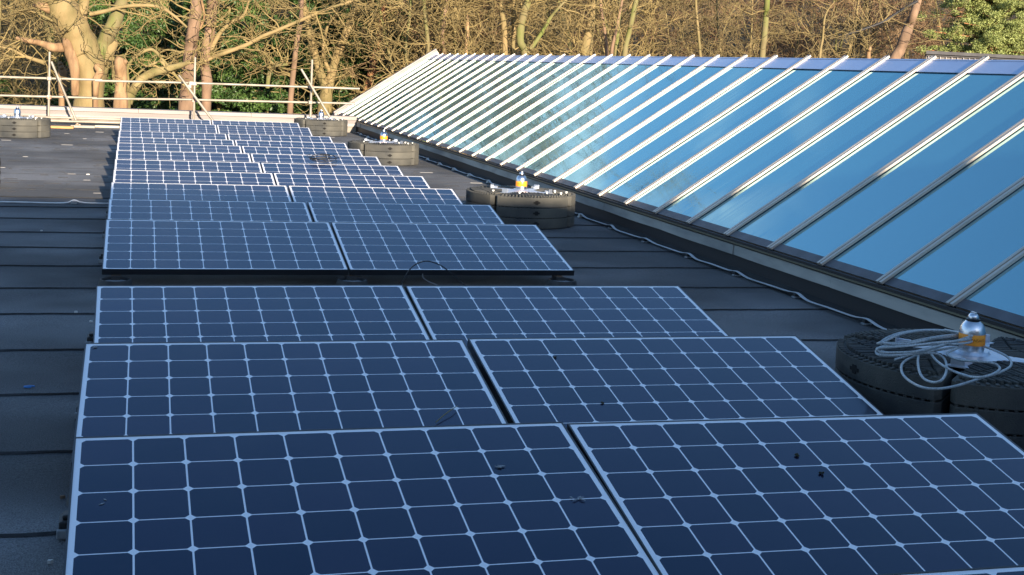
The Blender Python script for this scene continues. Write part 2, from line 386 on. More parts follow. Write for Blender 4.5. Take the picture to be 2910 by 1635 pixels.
for r, y in enumerate(rowY):
    for side in (0, 1):
        p = proto if first else copy_tree(proto); first = False
        al = (alL if side == 0 else alR).get(r, random.uniform(-.12, .12))
        x = .060-.0048*y+side*1.634+random.uniform(-.003, .003)*(r > 4)
        if r == 2 and side == 0: x -= .012
        p.location = (x, y-.008, random.uniform(-.002, .002)*(r > 0)-.001)
        p.rotation_euler = (TILT+R(random.uniform(-.15, .15)), 0, R(al))
        sd_ = ('left', 'right')[side]
        if r == 0: lab = '%s solar panel of the cut-off row at the bottom right corner' % sd_
        else:
            st = state.get(r, ('sky-blue panel', 'sky-blue panel'))[side]
            if r >= 7: st = 'sunlit-rimmed blue panel'
            if r == 13 and side == 0: st = 'purplish blue panel'
            if r == 8 and side == 1: st = 'blue panel with a dark cable tangle on it'
            lab = '%s, %s one in the %s' % (st, sd_, ordn[r-1])
        tag(p, lab, 'solar panel', 'solar panels in tilted rows of two')
        row_panels.append(p)

def make_tub():
    root = empty('ballast_tub')
    b = MB(); n = 28
    prof = [(.118, 0), (.112, .012), (.104, .05), (.100, .062), (.090, .062), (.082, .045), (.06, .04), (0.02, .04)]
    b.lathe(prof, M['black_plastic'], n); b.build('bowl', root, smooth=True)
    b = MB(); b.lathe([(.078, .0405), (.07, .047), (.03, .050)], M['tub_grey'], n); b.build('fill', root, smooth=True)
    b = MB(); b.box(-.03, .03, .02, .14, .05, .072, M['black_plastic']); b.build('bracket', root)
    return root
tub = make_tub(); first = True
for r, y in enumerate(rowY):
    if r == 0: continue
    for k, tx in enumerate((.150, 1.70, 3.20)):
        t = tub if first else copy_tree(tub); first = False
        t.location = (tx-.0048*y, y-1.045, ROOF+.008)
        where = ('left', 'middle', 'right')[k]
        tag(t, 'black ballast tub under the front edge, %s of three, %s of panels' % (where, ordn[r-1]), 'ballast tub', 'ballast tubs under the panels')
# rear supports and the little side feet that stick out on the left
def make_support():
    root = empty('panel_support')
    b = MB(); b.box(-.012, .012, -.01, .01, 0, .262, M['black_frame']); b.box(-.05, .05, -.05, .05, 0, .012, M['black_plastic']); b.build('post', root)
    b = MB(); b.box(-.06, .06, -.035, .035, .012, .05, M['tub_grey']); b.build('block', root, bevel=.006)
    return root
sp = make_support(); first = True
for r, y in enumerate(rowY):
    if r == 0: continue
    for k, tx in enumerate((.13, 1.69, 3.24)):
        t = sp if first else copy_tree(sp); first = False
        t.location = (tx-.0048*y, y-.045, ROOF+.008)
        tag(t, 'dark bracket under the high rear edge, %s of three, %s of panels' % (('left', 'middle', 'right')[k], ordn[r-1]), 'panel bracket', 'rear panel brackets')
def make_foot():
    root = empty('side_foot')
    b = MB(); b.box(0, .11, -.045, .045, 0, .05, M['black_plastic']); b.box(.01, .10, -.028, .028, .05, .065, M['black_plastic']); b.build('block', root, bevel=.005)
    b = MB(); b.box(-.006, .03, -.066, -.047, 0, .03, M['tub_grey']); b.build('end_piece', root, bevel=.005)
    b = MB(); b.box(-.004, .03, .047, .064, 0, .026, M['tub_grey']); b.build('end_piece', root, bevel=.005)
    return root
ft = make_foot(); first = True
for r, y in enumerate(rowY):
    if r == 0 or r > 6: continue
    for dy in ((.04, ) if r not in (2, 4) else (.04, )):
        t = ft if first else copy_tree(ft); first = False
        t.location = (.02-.0048*y, y+dy, ROOF+.008)
        tag(t, 'small black foot sticking out left of the %s of panels' % ordn[r-1], 'panel foot', 'side feet of the left panels')

# debris on the panels
def on_panel(r, side, x, y):    # pixel -> point on the panel plane of row r
    z0 = .0; d = ray(x, y); nrm = Vector((0, -math.sin(TILT), math.cos(TILT))); p0 = Vector((0, rowY[r]-.008, z0))
    t = (p0-CAM).dot(nrm)/d.dot(nrm); return CAM+d*t
S = 2910/2575
for i, (r, x, y, s_, m, nm) in enumerate([(1, 2005*S, 1148*S, .0065, 'moss_lump', 'moss_lump'), (1, 2065*S, 1192*S, .006, 'moss_lump', 'moss_lump'), (2, 1578, 1018, .006, 'moss_lump', 'moss_lump'), (2, 1713, 1149, .006, 'moss_lump', 'moss_lump')]):
    p = on_panel(r, 0, x, y); b = MB()
    for q in range(5):
        c = p+Vector((random.uniform(-1, 1)*s_, random.uniform(-1, 1)*s_, .003+random.random()*.004))
        b.lathe([(s_*.2, -s_*.5), (s_*.7, -s_*.2), (s_*.75, .1*s_), (s_*.3, s_*.5)], M[m], 7, c)
    o = b.build(nm); tag(o, ['upper dark moss lump on the nearest right panel', 'lower dark moss lump on the nearest right panel', 'tiny dark speck near the top of the second row right panel', 'tiny dark speck low on the second row right panel'][i], 'moss')
for i, (r, x, y) in enumerate([(1, 1422, 1324), (1, 1640, 1418), (1, 303, 1426), (2, 270, 990)]):
    p = on_panel(r, 0, x, y); b = MB(); nrm = Vector((0, -math.sin(TILT), math.cos(TILT)))
    for q in range(5 if i < 2 else 2):
        a_ = random.uniform(-.8, .8); l = random.uniform(.004, .014); c = p+Vector((random.uniform(-.016, .016), random.uniform(-.014, .014)*math.cos(TILT), 0))
        c.z = p.z+(c.y-p.y)*math.tan(TILT)
        dx = Vector((math.cos(a_), math.sin(a_)*math.cos(TILT), math.sin(a_)*math.sin(TILT)))*l; dy = nrm.cross(dx).normalized()*.0022
        vs = [c-dx+nrm*.001, c-dy+nrm*.0015, c+dx+nrm*.001, c+dy+nrm*.0015, c-dx-nrm*.001, c-dy-nrm*.001, c+dx-nrm*.001, c+dy-nrm*.001]
        b.add(vs, [(0, 1, 2, 3), (0, 4, 5, 1), (1, 5, 6, 2), (2, 6, 7, 3), (3, 7, 4, 0)], M['dropping'])
    o = b.build('bird_dropping'); tag(o, ['faded dropping near the top of the nearest left panel', 'faded dropping beside the right rim of the nearest left panel', 'tiny pale mark at the left of the nearest left panel', 'pale scratch in the top left corner of the second row'][i], 'bird dropping')
p0 = on_panel(2, 0, 1238, 1205)+Vector((0, 0, .006)); p1 = on_panel(2, 0, 1300, 1162)+Vector((0, 0, .012))
b = MB(); b.tube([p0, p0.lerp(p1, .35)+Vector((0, 0, .004)), p0.lerp(p1, .7)+Vector((.003, 0, .006)), p1], [.0018, .0022, .002, .0012], M['bark_olive'], 5)
o = b.build('twig'); tag(o, 'thin fallen twig at the lower edge of the second row left panel', 'twig')

# cable loops
def cable(name, pix, r, m, label, cat, planef):
    pts = [planef(i, *q) for i, q in enumerate(pix)]
    b = MB(); b.tube(smooth_path(pts, 6), r, m, 6); o = b.build(name, smooth=True); tag(o, label, cat); return o
def smooth_path(P, n):
    P = [Vector(p) for p in P]; out = []
    for i in range(len(P)-1):
        a = P[max(i-1, 0)]; b_ = P[i]; c = P[i+1]; d = P[min(i+2, len(P)-1)]
        for k in range(n):
            t = k/n
            out.append(.5*((2*b_)+(c-a)*t+(2*a-5*b_+4*c-d)*t*t+(3*b_-a-3*c+d)*t**3))
    out.append(P[-1]); return out
cx = lambda x, y: (900+.33*x, 600+.33*y)
arc = [(700, 680), (760, 570), (830, 475), (940, 432), (1060, 465), (1150, 530), (1240, 610), (1330, 690)]
cable('cable_loop', [cx(*q) for q in arc], .0042, M['cable_black'], 'thin black cable arching up in front of the fourth row', 'cable', lambda i, x, y: at(1, 4.42, x, y))
cable('cable_tail', [cx(*q) for q in [(912, 540), (918, 575), (960, 605), (1040, 640)]], .003, M['felt_scrape'], 'short pale cable end lying in the wide gap', 'cable', lambda i, x, y: at(1, 4.40, x, y))
pc = on_panel(8, 1, 927, 456); b = MB()
for q in range(9):
    a0 = random.random()*6; cxx = pc+Vector((random.uniform(-.08, .08), random.uniform(-.08, .08), 0)); ra = random.uniform(.05, .13)
    pts = []
    for k in range(11):
        a_ = a0+k*.5; v = cxx+Vector((math.cos(a_)*ra*1.3, math.sin(a_)*ra*.9, 0)); v.z = pc.z+(v.y-pc.y)*math.tan(TILT)+.012+.02*abs(math.sin(a_+q)); pts.append(v)
    b.tube(pts, .0035, M['cable_black'], 5)
o = b.build('cable_tangle', smooth=True); tag(o, 'dark tangle of cable lying on the right panel of the eighth row', 'cable')

# ------------------------------------------------------------------ roof anchors (post, plate, rubber weights)
def text_mesh(body, size, ext):
    cu = bpy.data.curves.new('t', 'FONT'); cu.body = body; cu.size = size; cu.extrude = ext; cu.align_x = 'CENTER'
    ob = bpy.data.objects.new('t', cu); col.objects.link(ob)
    dg = bpy.context.evaluated_depsgraph_get(); me = bpy.data.meshes.new_from_object(ob.evaluated_get(dg))
    vs = [v.co.copy() for v in me.vertices]; fs = [tuple(p.vertices) for p in me.polygons]
    bpy.data.objects.remove(ob); return vs, fs
TV, TF = text_mesh('MANSAFE', .019, .0)
LT = .095      # layer thickness
def make_anchor(rad=.55, gap=.012, pegs=0):
    root = empty('roof_anchor')
    for layer in range(3):
        for q in range(4):
            ang = q*math.pi/2
            b = MB(); n = 22; r0 = .10
            half = math.pi/4; g_ = gap
            out = []
            for k in range(n+1):
                a_ = -half+2*half*k/n; x = rad*math.cos(a_); y = rad*math.sin(a_)
                lim = x-g_*1.414
                y = max(-lim, min(lim, y)); out.append((x, y))
            # round the corners a little
            out[0] = (out[0][0]-.018, out[0][1]+.018-.0); out[-1] = (out[-1][0]-.018, out[-1][1]-.018)
            poly = [(r0, -(r0-g_*1.414)), ] + out + [(r0, r0-g_*1.414)]
            mt = Matrix.Rotation(ang, 4, 'Z')
            z0 = layer*(LT+.008)
            b.prism(poly, z0, z0+LT, M['rubber'], mt)
            # studs on the top of the layer
            for k in range(1, n*2):
                a_ = -half+.05+(2*half-.1)*k/(n*2); 
                if k % 2: 
                    c = Matrix.Translation((rad*.975*math.cos(a_), rad*.975*math.sin(a_), 0)) @ Matrix.Rotation(a_, 4, 'Z')
                    if abs(rad*.975*math.sin(a_)) < rad*.975*math.cos(a_)-g_*2-.012: b.box(-.02, .012, -.009, .009, z0+LT-.001, z0+LT+.0085, M['rubber'], mt @ c)
            if layer == 2:
                for k in range(-16, 17):
                    yy = k*.03; x1 = math.sqrt(max(0, (rad*.93)**2-yy*yy)); x0 = max(abs(yy)+g_*2+.02, r0+.05)
                    if x1-x0 < .05: continue
                    nseg = 3; L_ = (x1-x0)/nseg
                    for s_ in range(nseg):
                        b.box(x0+s_*L_+.006, x0+(s_+1)*L_-.006, yy-.0085, yy+.0085, z0+LT-.001, z0+LT+.017+random.uniform(-.002, .002), M['rubber'], mt)
            w = b.build('rubber_weight', root, bevel=.004)
            h = MB(); c = mt @ Matrix.Translation((rad+.0005, 0, z0+LT/2)) @ Matrix.Rotation(math.pi/2, 4, 'Y')
            h.prism([(-.008, -.034), (.008, -.034), (.008, -.018), (.020, -.014), (.020, .014), (.008, .018), (.008, .034), (-.008, .034), (-.008, .018), (-.020, .014), (-.020, -.014), (-.008, -.018)], -.03, .002, M['hole_shade'], c)
            h.build('hole_shade_plug', w)  # solid black plug, slightly proud, painted as a shaded recess
    zt = 3*LT+2*.008+.010
    b = MB(); b.lathe([(.16, 0), (.16, .006), (.085, .010), (.075, .022)], M['alu_plate'], 36, (0, 0, zt))
    for q in range(4):
        mt = Matrix.Rotation(q*math.pi/2+math.pi/4, 4, 'Z')
        b.prism([(.12, -.06), (.30, -.035), (.345, -.05), (.345, .05), (.30, .035), (.12, .06)], zt+.001, zt+.007, M['alu_plate'], mt)
    b.build('base_plate', root)
    for q in range(4):
        mt = Matrix.Rotation(q*math.pi/2+math.pi/4, 4, 'Z')
        b = MB(); b.box(.33, .338, -.03, .03, zt+.007, zt+.045, M['alu_plate'], mt); b.box(.27, .335, -.004, .004, zt+.007, zt+.03, M['alu_plate'], mt); b.build('arm_bracket', root, bevel=.002)
    z = zt
    b = MB(); b.lathe([(.062, 0), (.064, .004), (.056, .008), (.0555, .050)], M['alu'], 32, (0, 0, z)); 
    b.lathe([(.0575, .101), (.057, .113), (.053, .129), (.045, .145), (.034, .156), (.028, .160)], M['alu'], 32, (0, 0, z)); b.build('post', root, smooth=True)
    b = MB(); b.lathe([(.0575, .050), (.0585, .052), (.0585, .099), (.0575, .101)], M['orange'], 32, (0, 0, z)); band = b.build('orange_band', root, smooth=True)
    b = MB()
    dirr = math.atan2(CAM.y-1, CAM.x-4)
    vs = []
    for v in TV:
        a_ = dirr+.35+v.x/.0585; rr = .0590; vs.append((rr*math.cos(a_), rr*math.sin(a_), z+.070+v.y))
    b.add(vs, TF, M['band_text']); b.build('lettering', band)
    b = MB(); b.lathe([(.026, .158), (.031, .161), (.031, .167), (.026, .171)], M['neck'], 24, (0, 0, z)); b.build('neck_ring', root, smooth=True)
    b = MB(); b.lathe([(.024, .171), (.0245, .179), (.019, .189), (.012, .194)], M['alu'], 20, (0, 0, z)); 
    b.box(-.005, .005, -.017, .017, z+.186, z+.200, M['alu'])
    b.build('eye_bolt', root, smooth=True)
    for k in range(pegs):
        a_ = random.choice([-1, 1])*random.uniform(.2, 1.4)-math.pi/2*random.choice([0, 1]); rr = random.uniform(.3, .5)
        p = MB(); p.lathe([(.009, 0), (.009, .018), (.013, .02), (.013, .03)], M['clip'], 8, (rr*math.cos(a_), rr*math.sin(a_), zt-.005)); p.build('peg', root)
    return root
BZ = ROOF+.010
A1 = make_anchor(.60, .017); A1.location = (3.985, .955, BZ)
tag(A1, 'dark shaded rubber weight anchor carrying a grey wire coil, at the right', 'roof anchor', 'ballasted roof anchors')
A2 = make_anchor(.55, .010, 9); A2.location = (3.985, 8.27, BZ)
tag(A2, 'rubber weight anchor half in shade with glowing orange band, mid skylight', 'roof anchor', 'ballasted roof anchors')
A3 = copy_tree(A2); A3.location = (3.925, 15.50, BZ); tag(A3, 'sunlit grey rubber weight anchor next to the tenth panel row', 'roof anchor')
A4 = copy_tree(A2); A4.location = (3.93, 22.60, BZ); tag(A4, 'farthest sunlit rubber weight anchor by the skylight corner', 'roof anchor')
A5 = copy_tree(A2); A5.location = (-1.745, 19.45, BZ); tag(A5, 'sunlit rubber weight anchor at the left edge near the parapet', 'roof anchor')
A6 = copy_tree(A2); A6.location = (-1.745, 10.85, BZ); tag(A6, 'rubber weight anchor barely showing at the left border of the photo', 'roof anchor')
for a_ in (A4, A5, A6):           # these posts show no orange band
    for ch in list(a_.children):
        if ch.name.startswith('orange_band'):
            for t_ in list(ch.children): bpy.data.objects.remove(t_)
            ch.data = ch.data.copy(); ch.data.materials[0] = M['alu']; ch.name = 'plain_band'
for a_ in (A3, A4, A5, A6):
    a_['group'] = 'ballasted roof anchors'

# grey wire rope coiled over the near anchor
ztop = BZ+3*LT+.016+.030
def rope_pt(i, x, y, lift=0):
    p = at(2, ztop+lift, x, y); c = Vector((3.985, .955, 0)); d = Vector((p.x-c.x, p.y-c.y, 0))
    if d.length < .615: return p
    zz = ztop+lift                     # march down the front of the weights
    while zz > ROOF+.05:
        p = at(2, zz, x, y); d = Vector((p.x-c.x, p.y-c.y, 0))
        if d.y > 0 or d.length < .63: return p
        q = at(2, zz-.003, x, y); e = Vector((q.x-c.x, q.y-c.y, 0))
        if e.length < d.length: return p if e.length > .9 else q
        zz -= .003
    return p
cc = lambda x, y: (2310+.3317*x, 820+.3317*y)
ropes = [
 [(580, 460), (640, 420), (760, 380), (950, 357), (1130, 360), (1270, 378), (1350, 400), (1372, 425), (1340, 450), (1200, 465), (1040, 470), (800, 492), (640, 505), (560, 525), (575, 560), (700, 560), (880, 540), (1040, 500), (1240, 450), (1330, 432), (1376, 418), (1330, 395), (1180, 400), (1000, 425), (820, 460), (690, 468), (590, 462), (560, 470)],
 [(700, 610), (800, 580), (960, 520), (1150, 480), (1350, 480), (1500, 510), (1640, 570), (1695, 620), (1690, 670), (1600, 720), (1440, 770), (1250, 830), (1080, 860), (930, 845), (810, 780), (760, 710), (770, 640), (850, 590), (980, 545), (1130, 520), (1280, 500), (1370, 480)],
 [(905, 580), (900, 640), (915, 720), (960, 780), (1040, 805), (1110, 780), (1145, 700), (1130, 610), (1060, 560), (960, 555), (800, 560), (640, 550), (565, 520), (620, 490), (760, 478)],
 [(1010, 560), (1060, 620), (1130, 670), (1230, 720), (1370, 760), (1480, 755), (1570, 720), (1600, 680), (1540, 640), (1400, 625), (1240, 610), (1150, 560), (1240, 510)]]
ropes += [[(x+14*math.sin(k*1.3), y+9+7*math.cos(k*.8)) for k, (x, y) in enumerate(ropes[0])], [(x-10*math.sin(k*.9), y-6+9*math.sin(k*1.1)) for k, (x, y) in enumerate(ropes[0][4:24])]]
rp = empty('wire_coil', (0, 0, 0)); tag(rp, 'loose coil of grey plastic-coated wire draped over the near anchor', 'wire coil')
for i, rr in enumerate(ropes):
    pts = [rope_pt(0, *cc(*q), lift=.012*i+.02*math.sin(k*.9)**2) for k, q in enumerate(rr)]
    b = MB(); b.tube(smooth_path(pts, 7), .0054, M['rope'], 7); b.build('strand', rp, smooth=True)

# ------------------------------------------------------------------ litter on the roof
b = MB(); p = at(2, ROOF+.012, 83, 1099)
b.tube([p+Vector((.022*math.cos(t), .013*math.sin(t), 0)) for t in np.linspace(0, 5.2, 12)], .0035, M['blue_plastic'], 6)
o = b.build('blue_plastic_ring'); tag(o, 'small bright blue plastic scrap on the shaded roof felt', 'litter')
for i, (x, y, lab) in enumerate([(250, 496, 'white fleck of litter on the sunlit roof left of the panels'), (216, 887, 'pale fleck on the shaded felt beside the third row'), (259, 914, 'pale fleck close to the panel edge by the third row'), (118, 656, 'pale fleck on the shaded felt near the left conductor tape'), (178, 1413, 'brown leaf scrap beside the nearest panel'), (143, 1597, 'pale fleck at the bottom left of the roof')]):
    p = at(2, ROOF+.01, x, y); s_ = .02 if i == 0 else .009
    b = MB(); b.prism([(p.x-s_, p.y-.004), (p.x, p.y-s_*.5), (p.x+s_, p.y), (p.x+s_*.4, p.y+s_*.5), (p.x-s_*.7, p.y+s_*.4)], p.z-.004, p.z+.006, M['bark_pink'] if i == 4 else M['clip'])
    o = b.build('litter_fleck'); tag(o, lab, 'litter')

# ------------------------------------------------------------------ lightning conductor tape
def tape(name, pts, label, clips):
    root = empty(name); tag(root, label, 'conductor tape', 'lightning conductor tapes on the roof')
    b = MB(); path = smooth_path(pts, 5); w = .013
    for i in range(len(path)-1):
        a_, c = path[i], path[i+1]; d = (c-a_).normalized(); n = Vector((-d.y, d.x, 0)).normalized()*w; up = Vector((0, 0, .0015))
        b.add([a_-n-up, c-n-up, c+n-up, a_+n-up, a_-n+up, c-n+up, c+n+up, a_+n+up], [(3, 2, 1, 0), (4, 5, 6, 7), (0, 1, 5, 4), (2, 3, 7, 6), (1, 2, 6, 5), (3, 0, 4, 7)], M['tape_metal'])
    b.build('tape', root, smooth=False)
    for p in clips:
        c = MB(); c.box(p.x-.028, p.x+.028, p.y-.022, p.y+.022, ROOF+.006, ROOF+.020, M['tub_grey'] if p.y < 8.6 else M['clip']); c.box(p.x-.020, p.x+.020, p.y-.016, p.y+.016, ROOF+.020, ROOF+.042, M['clip'] if p.y > 8.6 else M['black_plastic'])
        c.build('clip', root, bevel=.003)
pts = []; clips = []
y = -.6
while y < 23.5:
    x = 4.785+random.uniform(-.015, .015); c = Vector((x, y, ROOF+.045)); clips.append(c)
    pts += [c+Vector((0, -.03, 0)), c+Vector((0, .03, 0)), c+Vector((random.uniform(-.008, .008), .16, -.012)), c+Vector((random.uniform(-.012, .012), .46, -.018+random.uniform(0, .008))), c+Vector((random.uniform(-.008, .008), .74, -.020))]
    y += .935
tape('conductor_tape', pts, 'wavy pale conductor tape clipped along the foot of the skylight', clips)
pts = []; clips = []
x = -6.0
while x < -.1:
    c = Vector((x, 9.28, ROOF+.045)); clips.append(c)
    pts += [c, c+Vector((.10, 0, -.025)), c+Vector((.45, .01, -.030)), c+Vector((.84, 0, -.03))]
    x += .942
pts.append(Vector((.3, 9.32, ROOF+.02)))
def tape2():
    root = empty('conductor_tape'); tag(root, 'thin pale conductor wire crossing the roof left of the panels', 'conductor tape', 'lightning conductor tapes on the roof')
    b = MB(); b.tube(smooth_path(pts, 4), .007, M['tape_metal'], 6); b.build('wire', root, smooth=True)
    for p in clips:
        c = MB(); c.box(p.x-.03, p.x+.03, p.y-.03, p.y+.03, ROOF+.006, ROOF+.036, M['tub_grey']); c.build('clip', root, bevel=.004)
tape2()

# ------------------------------------------------------------------ skylight
sk = empty('glass_skylight', (0, 0, 0)); tag(sk, 'long lean-to glass skylight with pale glazing bars rising on the right', 'skylight')
XE, ZE, XR, ZR = 4.90, -.045, 7.18, 1.470
YN, PITCH, NB = -3.63, .756, 41            # bars from in front of the camera edge to the far verge
YE = YN+PITCH*(NB-1)                       # 26.61
sl = Vector((XR-XE, 0, ZR-ZE)); LEN = sl.length; sl.normalize(); nrm = Vector((-sl.z, 0, sl.x))
def smtx(y): return Matrix(((sl.x, 0, nrm.x, XE), (0, 1, 0, y), (sl.z, 0, nrm.z, ZE), (0, 0, 0, 1)))   # local: x up the slope, y along, z out
for k in range(NB-1):
    b = MB(); y0 = YN+k*PITCH
    mt = smtx(y0) @ Matrix.Rotation(R(random.uniform(-.12, .12)), 4, 'X') @ Matrix.Rotation(R(random.uniform(-.06, .06)), 4, 'Y')
    b.box(.03, LEN-.05, .012, PITCH-.012, -.03, -.012, M['glass'], mt); b.build('glass_pane', sk)
for k in range(NB):
    y0 = YN+k*PITCH; b = MB(); mt = smtx(y0)
    end = LEN+.035
    b.box(-.01, end-.02, -.019, .019, -.03, -.007, M['gasket'], mt)
    b.box(-.02, end, -.033, -.007, -.007, .010, M['bar_alu'], mt); b.box(-.02, end, .007, .033, -.007, .010, M['bar_alu'], mt)
    b.box(-.015, end-.004, -.0068, .0068, -.007, .0078, M['groove'], mt)
    b.box(end, end+.003, -.03, .03, -.009, .013, M['bar_alu'], mt)
    b.build('glazing_bar', sk)
# ridge flashing with a small step, per bay
b = MB()
for k in range(NB-1):
    b.box(LEN-.215, LEN-.0, .036, PITCH-.036, -.008, -.003, M['ridge_flash'], smtx(YN+k*PITCH))
b.build('ridge_flashing', sk)
b = MB(); b.box(XR-.02, XR+.10, YN-.2, YE+.2, ZR-.06, ZR-.012, M['ridge_flash'])
b.add([(XR+.1, YN-.2, ZR-.03), (XR+.1, YE+.2, ZR-.03), (XR+2.5, YE+.2, ZE-.1), (XR+2.5, YN-.2, ZE-.1)], [(0, 3, 2, 1)], M['ridge_flash']); b.build('ridge_cap', sk)
# sill, gutter lips, fascia lengths and the black upstand
b = MB(); mt = smtx(0)
for k in range(NB-1): b.box(-.012, .065, YN+k*PITCH+.036, YN+(k+1)*PITCH-.036, -.011, -.006, M['sill_dark'], mt)
b.build('glass_sill', sk)
b = MB(); b.box(XE-.035, XE-.008, YN, YE+.25, ZE-.042, ZE-.022, M['gasket']); b.build('drip_gasket', sk)
b = MB(); b.box(XE-.047, XE-.002, YN, YE+.25, ZE-.052, ZE-.0425, M['trim_gold']); b.build('drip_trim', sk)
b = MB(); b.box(XE-.02, XE+.05, YN, YE+.2, ZE-.30, ZE-.0525, M['gasket']); b.build('kerb_core', sk)
y = -3.6; fz0, fz1 = ZE-.14, ZE-.066
joints = [-3.6, -2.2, -.72, .765, 2.255, 3.73, 5.24, 6.73, 8.23, 9.72, 11.2, 12.7, 14.19, 15.67, 17.2, 18.68, 20.18, 21.7, 23.2, 24.75, 26.8]
for a_, c in zip(joints[:-1], joints[1:]):
    b = MB(); dx = random.uniform(-.004, .004); dx2 = random.uniform(-.004, .004); n = 6; vs = []
    for i in range(n+1):
        t = i/n; yy = a_+.004+(c-a_-.008)*t; bulge = .004*math.sin(t*9+a_)
        x_ = XE-.035+dx*(1-t)+dx2*t+bulge; vs += [(x_-.006, yy, fz0-.004*math.sin(t*3.1)), (x_, yy, fz1), (x_+.02, yy, fz1), (x_+.02, yy, fz0)]
    fs = []
    for i in range(n):
        for q in range(4): fs.append((4*i+q, 4*i+4+q, 4*i+4+(q+1) % 4, 4*i+(q+1) % 4))
    fs += [(0, 1, 2, 3), (4*n+3, 4*n+2, 4*n+1, 4*n)]
    b.add(vs, fs, M['fascia']); b.build('fascia_length', sk)
b = MB(); vs = []; fs = []; N_ = 160
for i in range(N_+1):
    yy = YN+(YE+.2-YN)*i/N_
    vs += [(XE+.02, yy, fz0+.02), (XE+.005+.006*math.sin(yy*3), yy, ROOF+.10), (XE-.02+.005*math.sin(yy*2.3), yy, ROOF+.04), (XE-.09+.008*math.sin(yy*4.1), yy, ROOF+.008)]
for i in range(N_):
    for q in range(3): fs.append((4*i+q, 4*i+q+1, 4*i+5+q, 4*i+4+q))
b.add(vs, fs, M['upstand']); b.build('upstand', sk, smooth=True)
# far verge
b = MB(); mt = smtx(YE)
b.box(-.05, LEN+.10, .04, .13, -.05, .010, M['bar_alu'], mt); b.box(-.05, LEN+.12, .13, .20, -.05, .045, M['coping'], mt); b.box(-.06, LEN+.14, .20, .33, -.25, .075, M['coping'], mt)
b.build('verge_trim', sk)
b = MB(); b.add([(XE, YE+.30, ROOF-.3), (XR+2.4, YE+.30, ROOF-.3), (XR, YE+.30, ZR-.05), (XE, YE+.30, ZE-.05)], [(0, 1, 2, 3)], M['fascia_pink']); b.build('gable_wall', sk)
b = MB(); b.box(XE-.10, XE-.01, YE+.0, YE+.32, ZE-.16, ZE+.01, M['coping']); b.build('corner_cap', sk, bevel=.01)

# ------------------------------------------------------------------ far parapet
pa = empty('parapet_wall', (0, 0, 0)); tag(pa, 'low pale parapet with metal coping closing the far end of the roof', 'parapet')
PX0, PX1 = -9, 4.86
yb = 23.75
b = MB(); b.box(PX0, PX1, yb, yb+.40, ROOF-.3, -.20, M['mineral_upstand'])
b.build('upstand', pa)
b = MB(); b.box(PX0, PX1, yb-.035, yb+.40, -.20, -.135, M['coping']); b.build('lower_trim', pa)
b = MB(); b.box(PX0, PX1, yb+.03, yb+.42, -.135, -.02, M['fascia_pink']); b.build('fascia', pa)
for k in range(6):
    a_ = PX0+k*2.32
    b = MB()
    b.box(a_+.003, min(a_+2.317, PX1), yb-.01, yb+.015, -.055, .012, M['coping']); b.box(a_+.003, min(a_+2.317, PX1), yb+.015, yb+.45, .002, .016, M['coping'])
    b.build('coping_length', pa)

# ------------------------------------------------------------------ scaffold guard rail
gr = empty('guard_rail', (0, 0, 0)); tag(gr, 'galvanised scaffold tube guard rail standing along the far parapet', 'guard rail')
GY = 23.3; TR = .0245
def P_(x, y, Y=GY): return at(1, Y, x, y)
def tb_(name, pts, r=TR, m='galv', Yo=0):
    b = MB(); b.tube([p+Vector((0, Yo, 0)) for p in pts], r, M[m], 10); return b.build(name, gr, smooth=True)
for top, bot in (((141, 148), (139, 350)), ((554.5, 163), (551, 345)), ((887, 170), (878.5, 335))):
    a_ = P_(*top); c = P_(*bot); c.z = ROOF+.02; c.x = a_.x+.012; tb_('post', [c, a_])
for top, bot in (((146, 176), (222, 357)), ((508, 214), (607, 346)), ((856, 197), (945, 346))):
    a_ = P_(*top, GY-.05); c = P_(*bot, GY-.35); 
    if bot[0] > 300: c = P_(*bot, GY-.35)
    tb_('brace', [c, a_])
    k = MB(); k.box(c.x-.05, c.x+.05, c.y-.05, c.y+.05, c.z-.03, c.z+.03, M['rust']); k.build('coupler', gr, bevel=.012)
ra = [P_(-700, 202), P_(0, 219), P_(290, 228)]; tb_('rail', ra, Yo=.055)
ra = [P_(270, 230), P_(500, 235), P_(1023, 253)]; tb_('rail', ra, Yo=.055)
ra = [P_(-700, 262), P_(0, 272), P_(275, 279)]; tb_('rail', ra, Yo=.055)
ra = [P_(262, 281), P_(500, 283), P_(1010, 295)]; tb_('rail', ra, Yo=.055)
for px, py in ((140, 223), (139.5, 276), (553, 238), (552, 285), (884.5, 248), (882, 291), (168, 226), (543, 237), (538, 246)):
    p = P_(px, py); k = MB(); k.box(p.x-.045, p.x+.045, p.y-.04, p.y+.07, p.z-.045, p.z+.04, M['rust' if random.random() < .45 else 'galv']); k.build('coupler', gr, bevel=.015)
tb_('base_tube', [Vector((-9, GY-.28, ROOF+.16)), Vector((.02, GY-.28, ROOF+.165))])
tb_('base_tube', [Vector((-9, GY-.36, ROOF+.095)), Vector((-.05, GY-.36, ROOF+.10))])
tb_('base_tube', [Vector((.1, GY-.30, ROOF+.14)), Vector((4.3, GY-.30, ROOF+.14))])
for i, (x0, x1, y0, y1, m, lab) in enumerate([(-1.62, -.93, 22.0, 22.25, 'board', 'orange timber board on the roof under the scaffold brace foot'), (-1.0, -.55, 22.45, 22.62, 'galv', 'pale timber offcut stacked behind the orange board'), (-.55, -.08, 22.7, 22.82, 'galv', 'pale plank lying by the corner of the farthest panel')]):
    b = MB(); b.box(x0, x1, y0, y1, ROOF+.008, ROOF+.05, M[m]); o = b.build('timber_board'); tag(o, lab, 'board', 'boards under the scaffold')

